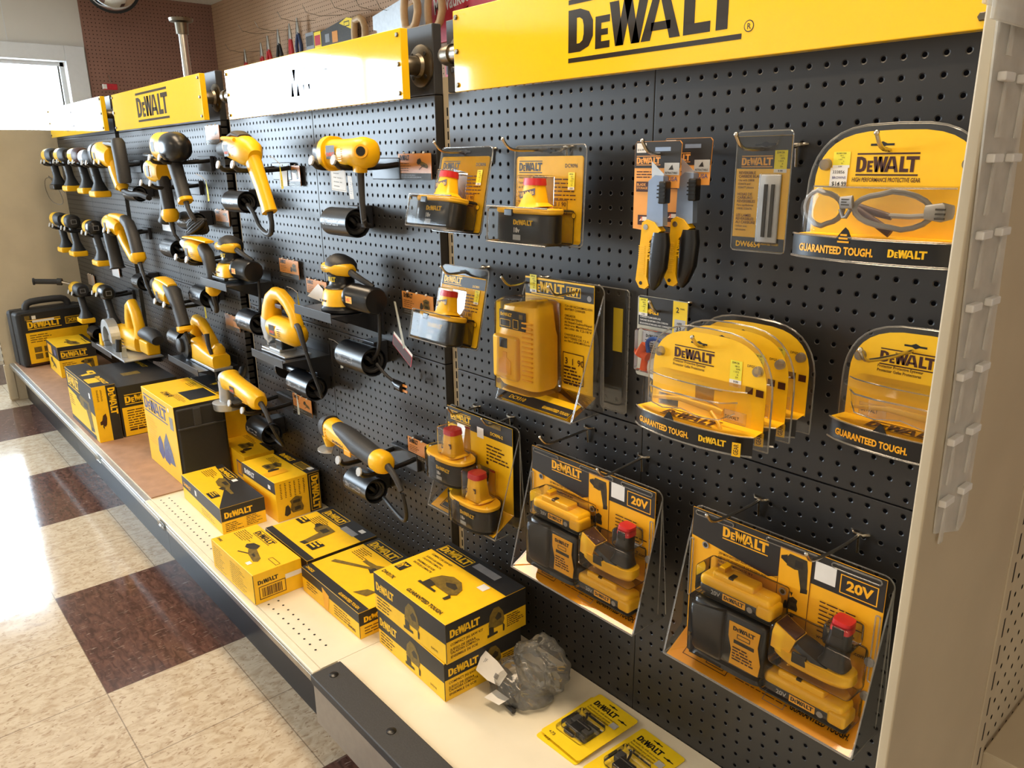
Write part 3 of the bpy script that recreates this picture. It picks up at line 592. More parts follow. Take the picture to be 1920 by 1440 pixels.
def st_r1(b, w, d, h):
    b.box((-w, 0, 0), (0, d, h), YCARD, .05); t, f, r = faces(b, w, d, h)
    t.poly([(w*.32, d*.72), (w*.62, d*.45), (w*.98, .02), (w-.02, .02), (w-.02, d-.02), (.02, d-.02), (.02, d*.82)], BLK); t.logo(1.6, d*.80, 4.2, YCARD, bars=False, hs=.75, ); t.frame(1.4, d*.76, 6.1, d*.97, .06, YCARD)
    t.lines(.8, d*.66, 3.4, 6, .26, BRN, .35); pic(t, 'recip', 4.6, d*.28, 6.2, 2.6, mir=True); t.rect(w*.6, d*.05, w*.74, d*.26, INK); t.lines(w*.61, d*.22, w*.12, 3, .3, YCARD, .5); t.rect(6.4, d*.78, 7.2, d*.9, WHITE)
    f.poly([(.02, h*.52), (w-.02, h*.42), (w-.02, h-.02), (.02, h-.02)], BLK); f.logo(.6, h*.62, 2.8, YDK, bars=False, hs=.9); f.rect(5, h*.62, 5.6, h*.84, WHITE); f.lines(w*.5, h*.3, 5, 3, .28, BRN, .2)
    r.rect(.02, h*.48, d-.02, h-.02, BLK); r.logo(.4, h*.58, 3.5, YCARD, bars=False, hs=1.15); r.lines(.4, h*.36, 2.2, 5, .24, BRN, .35); r.lines(3.0, h*.42, 2, 6, .22, BRN, .35)
carton(-53.7, -13.3, 9.0, math.radians(-.9), 14.2, 5.5, 3.4, 'low cut-out tool carton with black stripe in front of the sander cartons', st_r1)
def st_r2(b, w, d, h):
    b.box((-w, 0, 0), (0, d, h), YCARD, .05); t, f, r = faces(b, w, d, h)
    t.rect(.02, d*.72, w-.02, d-.02, BLK); t.logo(1, d*.78, 3.4, YCARD, bars=False, hs=1.2); t.rect(5.4, d*.75, 8.2, d*.95, OLIVE); t.frame(5.4, d*.75, 8.2, d*.95, .07, YCARD); t.rect(8.0, d*.84, 8.9, d*.96, WHITE); pic(t, 'sander', 3, d*.16, 3.2, 2.6, mir=True); t.lines(1.2, d*.62, 3, 5, .24, BRN, .35); t.rect(6, .2, 7.4, d*.5, YDK)
    f.rect(.02, h*.7, w-.02, h-.02, BLK); f.logo(.7, h*.76, 3.0, WHITE, bars=False, hs=1.2); f.rect(w-2, h*.76, w-1.3, h*.86, WHITE); f.lines(1, h*.5, 5, 5, .3, BRN, .15)
    r.rect(d*.72, .02, d-.02, h-.02, BLK); r.logo(d*.8, h-.5, 4.6, YCARD, bars=False, hs=1.05, rot=-PI/2); r.frame(d*.755, .2, d*.975, h-.25, .06, YCARD)
    for k in range(6): r.lines(.6+k*.62, h-.5-.0, .25, 9, .23, BRN, .4, seed=k)
    pic(r, 'sander', .9, .5, 2.8, 2.4)
carton(-52.2, -6.9, 9.0, math.radians(.9), 9.7, 6.1, 5.35, 'tall sander carton with vertical lettering under the oscillating tool', st_r2)
def st_r3(b, w, d, h):
    b.box((-w, 0, 0), (0, d, h), YCARD, .05); t, f, r = faces(b, w, d, h)
    pic(t, 'sander', 4, d*.2, 3.6, 2.2, mir=True); t.lines(1, d*.84, 5, 3, .24, BRN, .3); t.rect(7, .4, 8.2, .9, BRN); t.rect(w*.6, d*.86, w-.05, d-.02, BLK)
    pic(f, 'sander', .4, .6, 2.8, 2.6, PICD, BRN); f.rect(6.6, .5, 8.4, h*.7, TXB); f.rect(6.8, .7, 8.2, h*.64, YDK)
carton(-66.5, -4.95, 9.17, math.radians(-1.6), 9.8, 4.3, 3.9, 'smaller sander carton half hidden behind the tall sander carton', st_r3)
def st_big(b, w, d, h):
    b.box((-w, 0, 0), (0, d, h), YCARD, .06); t, f, r = faces(b, w, d, h)
    t.rect(w*.52, d*.42, w*.88, d*.95, DARK); t.logo(w*.62, d*.26, 3.4, INK, hs=.9, rot=PI); t.rect(.5, d*.78, 2.0, d*.94, YDK); t.lines(3.2, d*.92, 2.8, 4, .32, BRN, .35); t.lines(w*.56, d*.36, 5, 4, .25, BRN, .3)
    f.logo(.7, h*.74, 10.2, TXB, hs=.9); f.lines(.8, h*.62, 5, 10, .42, YDK, .4); pic(f, 'circ', w*.34, h*.14, 7.4, 5.0, PICB, TXB); f.rect(w-2.3, h*.68, w-.9, h*.84, GREY); f.disc(w-2.2, h*.92, .32, WHITE)
    r.rect(.03, .03, d-.03, h-.05, BLK)
    b.box((-.3, .2, .25), (.35, d-.15, h-.4), RUB, .3); b.box((-.2, .25, h-3.4), (.5, d-.2, h-3.1), GRIP, .1); b.box((-.2, d*.35, h-3.1), (.5, d*.5, h-.6), GRIP, .1)
carton(-71.6, -11.9, 9.17, 0, 14.2, 6.9, 11.5, 'largest carton with blue circular saw picture and black tool bag', st_big)
def st_w1(b, w, d, h):
    b.box((-w, 0, 0), (0, d, h), YCARD, .05); t, f, r = faces(b, w, d, h)
    t.rect(.02, .02, w-.02, d-.02, BLK); pic(t, 'drill', w*.3, .3, 4, d*.8, YCARD, OLIVE); t.rect(w*.66, .3, w*.84, d*.6, YCARD); t.logo(w*.62, d*.62, 6, YCARD, bars=False, hs=.6)
    f.poly([(.02, h*.62), (w-.02, h*.48), (w-.02, h-.02), (.02, h-.02)], BLK); f.logo(1.0, h*.72, 8, YCARD, hs=1.1); pic(f, 'drill', w*.34, h*.1, 9.5, h*.58, OLIVE, PICD); f.rect(w-2.4, h*.76, w-1.5, h*.86, WHITE); f.lines(.8, h*.5, 3, 5, .4, BRN, .3); f.rect(.02, .02, w*.9, h*.08, BLK)
    r.rect(d*.58, .02, d-.02, h-.02, BLK); r.logo(d*.66, h-.5, 4.5, YCARD, bars=False, hs=1.2, rot=-PI/2); pic(r, 'recip', .5, 1.4, 1.1, 3.6, BRN, PICD)
    for k in range(2): r.lines(.6+k*.55, h-.7, .3, 9, .22, BRN, .4, seed=k)
carton(-98.5, -16.0, 9.17, 0, 18.0, 3.5, 9.3, 'tall recip saw carton with black top standing at the shelf edge', st_w1)
def st_w2(b, w, d, h):
    b.box((-w, 0, 0), (0, d, h), BLK, .05); t, f, r = faces(b, w, d, h)
    t.rect(w*.5, d*.3, w*.62, d*.6, OLIVE); t.logo(1, d*.76, 6, YCARD, bars=False, hs=.7); r.logo(.9, h*.66, 5.4, YCARD, hs=1.1); r.rect(.3, .1, d-.2, h*.58, YCARD); r.lines(1, h*.5, d*.66, 9, .42, BRN, .4); r.lines(1.1, .9, d*.7, 1, .4, BRN, .8)
carton(-98.6, -12.3, 9.17, 0, 17.5, 9.4, 8.6, 'wide black topped carton standing right behind the tall recip saw carton', st_w2)
def st_s1(b, w, d, h):
    b.box((-w, 0, 0), (0, d, h), YCARD, .05); t, f, r = faces(b, w, d, h)
    pic(t, 'recip', 4, d*.2, 7, d*.5, OLIVE, BRN); t.lines(5, d*.88, 6, 2, .5, BRN, .4); t.rect(.1, d*.9, w, d-.02, BLK); f.rect(.02, h*.56, w-.02, h-.02, BLK); f.rect(1, h*.6, 5, h*.9, YDK); f.rect(w-4, h*.66, w-2.2, h*.85, TXB)
    pic(f, 'grinder', 2.4, .8, 5, h*.4); r.rect(.02, h*.56, d-.02, h-.02, BLK); r.logo(.5, h*.66, 5.0, YCARD, hs=1.1); r.lines(.5, h*.46, 3.4, 4, .35, BRN, .35); pic(r, 'drill', d*.56, .7, 2.6, h*.42, OLIVE, PICD)
carton(-147.1, -11.5, 9.17, math.radians(-.7), 11.4, 7.2, 6.6, 'small carton in front of the black carrying case at the far end', st_s1)
def st_back(b, w, d, h):
    b.box((-w, 0, 0), (0, d, h), YCARD, .05); t, f, r = faces(b, w, d, h); t.rect(.02, .02, w-.02, d-.02, BLK); pic(t, 'drill', w*.3, d*.2, 3.4, 2.6, YCARD, OLIVE); f.rect(.02, h*.6, w-.02, h-.02, BLK); f.logo(.8, h*.7, 4.4, YCARD, hs=1)
carton(-75.5, -4.6, 9.17, 0, 10.5, 4.0, 11.3, 'carton with dark top peeking out behind the largest carton', st_back)
# carrying case
r = root('carrying_case', (-166, -8.6, 9.17), math.radians(7), 'black carrying case with moulded handle and yellow front label at the far end', 'case')
b = MB(); b.box((-3.6, -7.6, 0), (3.4, 7.2, 12.4), RUB, .8); b.box((-.3, -7.8, .3), (.3, 7.4, 12.6), GRIP, .2); b.build('shell', r)
b = MB(); b.box((3.35, -6.6, .3), (3.5, 7.0, 12.0), BLK, .02); f = Fr(b, (3.5, -6.6, .3), Y3, Z3)
f.rect(.3, .5, 13.2, 7.4, YCARD); f.rect(.02, .02, 13.5, .5, BRN); f.logo(.9, 8.4, 6.8, YCARD, hs=1.1); f.rect(8.6, 8.3, 12.4, 9.9, OLIVE); f.frame(8.6, 8.3, 12.4, 9.9, .12, YCARD); f.text('XRP', 9.2, 8.7, .8, YCARD, w=2.6, bold=.03); f.rect(.6, 10.2, 1.6, 11.2, OLIVE); f.rect(2.0, 10.3, 2.8, 11.1, WHITE); f.rect(2, 9.6, 6.4, 10.1, WHITE)
f.lines(1, 6.7, 5.4, 4, .5, BRN, .3)
for k in range(4): f.rect(1.4+(k % 2)*2, 1.4+(k//2)*1.5, 2.9+(k % 2)*2, 2.6+(k//2)*1.5, OLIVE)
b.build('label', r)
MB().tube([(0, -4.6, 12), (0, -4.3, 13.6), (0, -2.8, 14.1), (0, 2.6, 14.1), (0, 4.0, 13.6), (0, 4.3, 12)], .75, GRIP, 12, sm=1).build('handle', r)
# ------------------------------------------------------------------ wire hooks with products
def hook(x, z, tipy, lab, dx=0, w=True):
    r = root('peg_hook', (x, 0, z), 0, lab, 'hook', None); t = -tipy
    b = MB(); b.tube([(0, .8, .1), (0, .1, .1), (0, -.5, -.05), (dx*.3, tipy*.5, -.12), (dx, tipy*.86, -.15), (dx, tipy*.97, .05), (dx, tipy-.25, .55)], .1, ZINC, 10, sm=1); b.build('wire', r)
    b = MB(); b.tube([(-.5, .8, .3), (-.5, -.25, .1), (.5, -.25, .1), (.5, .8, .3)], .1, ZINC, 8, sm=1); b.tube([(0, -.25, .1), (0, -.12, -1.1)], .1, ZINC, 8); b.build('clip', r)
    MB().ball((dx, tipy-.28, .6), .13, ZINC, 10).build('tip', r); return r
def slot(f, a, b_, w=1.2, h=.28, m=DARK): f.poly([(a-w/2, b_), (a-w*.16, b_), (a, b_-h*.4), (a+w*.16, b_), (a+w/2, b_), (a+w/2, b_+h*.5), (a+w*.2, b_+h*.5), (a, b_+h), (a-w*.2, b_+h*.5), (a-w/2, b_+h*.5)], m)
def sticker(f, a, b_, w=.75, h=1.25, white=False):
    f.rect(a, b_, a+w, b_+h, WHITE if white else YST)
    if not white: f.rect(a, b_, a+w, b_+h*.16, WHITE); f.text('234126', a+w*.15, b_+h*.86, h*.09, INK, w=w*.6)
    for k, (t, q) in enumerate((('0812', .4), ('HML', .5), ('1 05/5', .3), ('A', .6), ('EA', .5))): f.text(t, a+w*q, b_+h*(.72-k*.12), h*.08, INK, bold=.0)
    f.text('9.99', a+w*.35, b_+h*.03, h*.1, INK)
def round_rect(x0, y0, x1, y1, r, n=5):
    P = []
    for cx, cy, a in ((x1-r, y1-r, 0), (x0+r, y1-r, 90), (x0+r, y0+r, 180), (x1-r, y0+r, 270)):
        for i in range(n+1): t = math.radians(a+90*i/n); P.append((cx+r*math.cos(t), cy+r*math.sin(t)))
    return P
def edge(b, P, y, rad=.07, m=None):
    b.tube([(p[0], y, p[1]) for p in P]+[(P[0][0], y, P[0][1]), (P[1][0], y, P[1][1])], rad, m or EDGE, 6)
def xr(bm, pts, zb, zt, e=3): pass
def stadium(b, cx, cy, z0, z1, rx, ry, m, e=2.6, grow=0): b.loft([(cx, cy, z0, rx*.96, ry*.94), (cx, cy, z0+.1, rx, ry), (cx, cy, z1-.08, rx+grow, ry+grow), (cx, cy, z1, (rx+grow)*.97, (ry+grow)*.95)], m, e=e, n=28)
def battery(r, cx, cy, z0, rx=2.5, ry=1.25, hb=2.0, volts='18v', stem=True, face=True, zs=None):
    """black pod battery with yellow top and a stem with a red cap; sub-parts under the battery"""
    b = MB(); stadium(b, cx, cy, z0, z0+hb, rx, ry, BPL)
    f = Fr(b, (cx-.3, cy-ry-.0, z0), X3, Z3)
    if face: f.k = .03; f.logo(0, hb*.62, 2.0, YCARD, bars=False, hs=.9); f.text(volts, 0, hb*.36, hb*.17, WHITE, bold=.03); f.rect(0, hb*.1, .8, hb*.28, LGREY)
    case = b.build('battery', r)
    t = MB(); stadium(t, cx, cy, z0+hb, z0+hb+.4, rx*1.03, ry*1.05, YEL); t.box((cx-rx*.42, cy-ry-.14, z0+hb-.2), (cx-rx*.12, cy-ry+.3, z0+hb+.3), BPL, .08); t.build('top_cap', case)
    if stem:
        s = MB(); zs = zs or 2.4
        s.loft([(cx+rx*.18, cy, z0+hb+.35, rx*.5, ry*.8), (cx+rx*.16, cy, z0+hb+.75, rx*.36, ry*.6), (cx+rx*.16, cy, z0+hb+zs-.45, rx*.26, ry*.5)], YEL, e=3)
        f = Fr(s, (cx-rx*.12, cy-ry*.52, z0+hb+.8), X3, Z3); f.k = .02; f.poly([(0, .2), (rx*.54, .5), (rx*.54, .95), (0, .65)], BRN); f.text('18 Volts', .06, .34, .28, YCARD, w=rx*.48, rot=.16)
        st = s.build('stem', case)
        c = MB(); c.loft([(cx+rx*.16, cy, z0+hb+zs-.47, rx*.29, ry*.54), (cx+rx*.16, cy, z0+hb+zs, rx*.27, ry*.5)], RED, e=3); c.build('stem_cap', case)
    return case
def bat_pack(x0, x1, zt, zb, yt, yb, lab, header, volts, code, pk):
    w = x1-x0; h = zt-zb; cx = (x0+x1)/2; tilt = math.atan2(yt-yb, h)
    r = root('battery_pack', (cx, yt, zt), 0, lab, 'battery pack', None, rx=-tilt); r.rotation_euler = (tilt*-1, 0, 0)
    b = MB(); cw = w*.93; b.prism(round_rect(-w/2, -h, w/2, 0, .35), (0, 0, 0), X3, Z3, .05, CLR); edge(b, round_rect(-w/2+.04, -h+.04, w/2-.04, -.04, .35), -.05, .05)
    hb = h*.29; z0 = -h+.1
    b.box((-w/2+.15, -2.75, z0), (w/2-.75, -.05, z0+hb+.45), CLR, .25); b.box((-w*.22, -1.6, z0+hb+.4), (w*.05+.35, -.05, z0+hb+2.7), CLR, .12)
    b.tube([(-w/2+.15, -2.7, z0+hb+.5), (w/2-.9, -2.7, z0+hb+.5)], .05, EDGE, 6); b.tube([(-w/2+.15, -2.7, z0), (w/2-.9, -2.7, z0)], .06, EDGE, 6); b.tube([(-w/2+.17, -2.7, z0), (-w/2+.17, -2.7, z0+hb+.5)], .05, EDGE, 6)
    b.build('blister', r)
    c = MB(); ch = h*.86; pts = round_rect(-cw/2, -h+.2, cw/2, -h+.2+ch, .25); c.prism(pts, (0, -.02, 0), X3, Z3, .03, YCARD)
    f = Fr(c, (-cw/2, -.05, -h+.2), X3, Z3)
    if header: f.rect(.02, ch*.83, cw-.02, ch-.1, BLK); f.logo(.25, ch*.87, cw*.42, YCARD, hs=1.1); f.text(code, cw*.72, ch*.85, .2, YCARD)
    else: f.logo(.3, ch*.83, cw*.36, INK, hs=1.2); f.text(code, cw*.74, ch*.87, .26, INK); f.text('Heavy-Duty XRP 18 Volt Battery Pack', .3, ch*.74, .2, BRN, w=cw*.44)
    for k, t in enumerate(('Paquete de baterias', 'de 18 voltios XRP', 'para trabajo pesado', 'Bloc-piles grande', 'capacite XRP 18 V')): f.text(t, .3, ch*(.68-k*.055), .17, BRN, w=cw*.24)
    f.lines(cw*.6, ch*.73, cw*.32, 6, ch*.045, BRN, .3); f.frame(cw*.6, ch*.34, cw*.8, ch*.5, .04, BRN); f.text('3 1 90', cw*.61, ch*.43, .3, BRN, w=cw*.17); f.lines(cw*.61, ch*.4, cw*.17, 3, .15, BRN, .3); f.disc(cw*.9, ch*.33, .22, BRN); f.disc(cw*.9, ch*.33, .18, YCARD)
    sticker(f, cw*.80, ch*.62, .62, 1.15); c.build('printed_card', r)
    s = MB(); g = Fr(s, (-w/2, -.09, -h), X3, Z3); slot(g, w*.5, h*.93); s.build('hang_slot', r)
    battery(r, -.35, -1.42, z0+.08, w*.395, 1.2, hb, volts); return r
bat_pack(-19.9, -13.3, 53.25, 46.5, -3.0, -4.5, 'yellow battery blister straddling the beige upright in the top row', False, '18v', 'DC9096', 0)
bat_pack(-10.9, -3.6, 53.2, 46.35, -3.0, -3.35, 'wider yellow battery blister hanging clear of the upright, top row', False, '18v', 'DC9096', 1)
bat_pack(-21.6, -15.2, 43.6, 36.9, -2.1, -3.6, 'battery blister with black header just below the upper left battery', True, '14.4v', 'DC9091', 2)
hook(-17.2, 53.0, -5.3, 'wire hook holding the upper battery pack by the beige upright', dx=-.2); hook(-8.4, 53.0, -5.8, 'wire hook holding the wide battery pack in the top row', dx=-.3); hook(-18.4, 43.3, -4.4, 'wire hook holding the battery pack with black header')
# twin battery pack
def tent_shell(r, w, h, yb, yf, fold=0):
    """clear stand-up clamshell: front wall, sloped sides, base, back wing"""
    b = MB(); P = round_rect(-w/2-.25, -h, w/2+.25, 0, .6)
    b.prism(P, (0, .55, 0), X3, Z3, .04, CLR); edge(b, round_rect(-w/2-.22, -h+.05, w/2+.22, -.03, .6), .5, .045)
    for s in (-1, 1): b.add([(s*(w/2+.2), .5, -.6), (s*(w/2+.2), yf, -h), (s*(w/2+.25), yb, -h)], [(0, 1, 2)], CLR); b.tube([(s*(w/2+.2), .45, -.7), (s*(w/2+.2), yf, -h)], .05, EDGE, 6); b.tube([(s*(w/2+.2), yf, -h), (s*(w/2+.2), yb, -h+.2)], .045, EDGE, 6); b.tube([(s*(w/2+.2), .5, -.6), (s*(w/2+.25), yb, -h+.2)], .04, EDGE, 6)
    b.tube([(-w/2-.2, yf, -h), (w/2+.2, yf, -h)], .07, EDGE, 6)
    if fold: b.add([(-w/2-.15, -.06, -fold+.05), (w/2+.15, -.06, -fold+.05), (w/2+.15, yf, -h+.07), (-w/2-.15, yf, -h+.07)], [(0, 3, 2, 1)], SHEET)
    b.build('clamshell', r)
def tent_card(r, w, h, fold, yf, draw, m=YCARD):
    c = MB(); c.box((-w/2, 0, -fold), (w/2, .04, 0), m)
    c.add([(-w/2, 0, -fold), (w/2, 0, -fold), (w/2, yf, -h), (-w/2, yf, -h)], [(0, 3, 2, 1)], m)
    e2 = (Vector((0, 0, -fold))-Vector((0, yf, -h))); draw(Fr(c, (-w/2, 0, -fold), X3, Z3), Fr(c, (-w/2, yf, -h), X3, e2), w, fold, e2.length); c.build('printed_card', r)
r = root('battery_twin_pack', (-17.45, -2.0, 30.5), 0, 'clear pack of two red capped pod batteries above the jigsaw cartons', 'battery pack')
def dr(f, g, w, h, L):
    f.rect(.02, h*.80, w-.02, h-.02, BLK); f.logo(.5, h*.87, 3.0, YCARD, hs=1.0); f.frame(.4, h*.70, 3.0, h*.77, .05, BRN); f.text('18V XRP', .6, h*.72, .35, BRN, w=2.1); f.text('DC9096-2', w*.68, h*.84, .3, YCARD, w=1.7); f.rect(w*.48, h*.76, w*.58, h*.88, WHITE); f.rect(w*.66, h*.93, w*.84, h*.985, OLIVE)
    f.lines(w*.62, h*.7, w*.34, 5, .32, BRN, .4); f.disc(2.6, h*.6, .16, BRN); f.disc(w*.63, h*.5, .16, BRN)
    g.rect(1.0, .3, 3.4, L-.15, INK); g.frame(1.1, .4, 3.3, L-.25, .06, YCARD); g.lines(1.2, L-.75, 2, 3, .5, YCARD, .5)
tent_card(r, 9.2, 9.3, 8.0, -2.3, dr); tent_shell(r, 9.5, 9.4, 1.0, -2.4, 8.0)
battery(r, -2.0, -1.7, -5.9, 2.75, 1.4, 1.9, '18v', zs=2.9); battery(r, 1.5, -1.8, -9.0, 2.75, 1.4, 1.9, '18v', zs=2.9)
for k, (bx, by, bz) in enumerate(((-2.0, -1.7, -5.9), (1.5, -1.8, -9.0))):
    b = MB(); stadium(b, bx, by, bz-.12, bz+2.5, 3.0, 1.62, CLR); b.box((bx-.7, by-1.0, bz+2.4), (bx+1.6, by+1.2, bz+5.0), CLR, .2); b.build('bubble', r)
hook(-20.2, 30.3, -3.0, 'left wire hook carrying the pack of two batteries'); hook(-15.3, 30.5, -3.0, 'right wire hook carrying the pack of two batteries')
# charger
r = root('battery_charger_pack', (-7.4, -2.0, 43.6), 0, 'clear pack with a yellow battery charger hanging on two long hooks', 'charger')
def dr(f, g, w, h, L):
    f.rect(.02, h*.84, w-.02, h*.985, BLK); f.logo(.7, h*.87, 3.6, YCARD, hs=1.15); f.frame(w*.62, h*.87, w*.82, h*.96, .06, YCARD); f.text('18V', w*.65, h*.885, .55, YCARD, w=1.1, bold=.04); f.disc(.5, h*.92, .16, GREY); f.disc(w-.45, h*.88, .22, GREY)
    for k, t in enumerate(('7.2V-18V NICD/NIMH/LI-ION', 'BATTERY CHARGER', '', 'CARGADOR', 'PARA BATERIAS', 'de Niquel-Cadmio/Niquel', 'Hidruro Metalico/Ion', 'de Litio de 7,2-18 V', '', 'CHARGEUR POUR', 'BATTERIES DE 7,2 A', 'en Ni-Cd/Ni-MH/Li-ion')):
        if t: f.text(t, w*.60, h*(.775-k*.029), .17, BRN, w=min(w*.38, len(t)*.14))
    f.frame(w*.58, h*.07, w*.88, h*.36, .07, BRN)
    for k, t in enumerate(('3', '1', '90')): f.text(t, w*(.61+k*.09), h*.25, .5, BRN)
    f.lines(w*.60, h*.215, w*.26, 6, .26, BRN, .5)
    g.rect(.02, .02, w-.02, L*.36, BLK); g.text('DC9310', .6, L*.1, .4, YCARD, w=1.8); g.text('GUARANTEED TOUGH.', w*.6, L*.1, .3, YCARD, w=2.8); sticker(f, .62, h*.86, .75, 1.35)
tent_card(r, 7.3, 9.3, 8.2, -2.7, dr); tent_shell(r, 7.9, 9.5, .6, -2.75, 8.2)
b = MB(); b.loft([(-1.6, -1.3, -1.55, 1.5, .5), (-1.55, -1.6, -1.8, 1.9, 1.15), (-1.5, -1.7, -3.6, 2.1, 1.35), (-1.5, -1.7, -4.0, 2.25, 1.4), (-1.5, -1.7, -7.6, 2.3, 1.4), (-1.5, -1.65, -8.0, 2.1, 1.2)], YEL, e=4.5, n=32); ch = b.build('charger', r, sharp=50)
b = MB(); b.box((-3.7, -3.45, -7.4), (-.9, -2.9, -4.0), YEL, .25); b.build('battery_bay', ch)
b = MB(); f = Fr(b, (-3.2, -3.1, -3.5), X3, Z3); b.box((-3.2, -3.1, -3.5), (-.3, -2.95, -2.1), BLK, .05); f.k = .02; f.logo(.2, .95, 1.3, YCARD, bars=False); f.frame(.15, .15, 1.3, .7, .04, YCARD); f.frame(1.6, .1, 2.2, .8, .04, YCARD); f.rect(2.3, .9, 2.7, 1.25, OLIVE); b.build('status_label', ch)
b = MB(); b.box((-2.75, -3.5, -4.9), (-1.9, -3.43, -4.15), BLK, .03); b.build('pictogram_label', ch)
b = MB(); b.prism([(-2.9, -6.9), (-1.5, -6.9), (-1.5, -5.9), (-1.95, -5.6), (-1.95, -5.2), (-2.4, -5.2), (-2.4, -5.6), (-2.9, -5.9)], (0, -3.46, 0), X3, Z3, .03, YDK); b.build('socket', ch)
b = MB()
for k in range(13): b.box((-.65, -3.15, -2.9-k*.36), (.45, -2.95, -2.78-k*.36), YDK, .04)
b.build('vent_slots', ch); b = MB(); b.loft([(-1.5, -1.7, -1.35, 2.1, 1.3), (-1.5, -1.75, -1.6, 2.35, 1.75), (-1.5, -1.75, -8.2, 2.5, 1.8)], CLR, e=4.5, n=24); b.build('bubble', r)
MB().tube([(2.2, 1.2, -3.2), (2.9, .9, -4.5), (3.0, .8, -6), (2.6, .9, -7.2)], .35, GREY, 10, sm=1).build('cord', r)
hook(-11.0, 43.2, -4.4, 'left long wire hook of the yellow charger pack', dx=.3); hook(-5.6, 43.1, -4.6, 'right long wire hook of the yellow charger pack', dx=.2)
r = root('charger_pack', (-5.6, -.35, 43.3), 0, 'second charger pack half hidden right behind the yellow charger pack', 'charger')
b = MB(); b.prism(round_rect(-3.9, -9.2, 3.7, 0, .3), (0, 0, 0), X3, Z3, .04, CLR); edge(b, round_rect(-3.9, -9.2, 3.7, 0, .3), 0, .05); b.build('clamshell', r)
b = MB(); b.box((-3.4, .05, -8), (3.2, .1, -1), BLK); f = Fr(b, (-3.4, .05, -8), X3, Z3); f.rect(5.6, 3.4, 6.5, 6.6, LEM); b.build('printed_card', r)
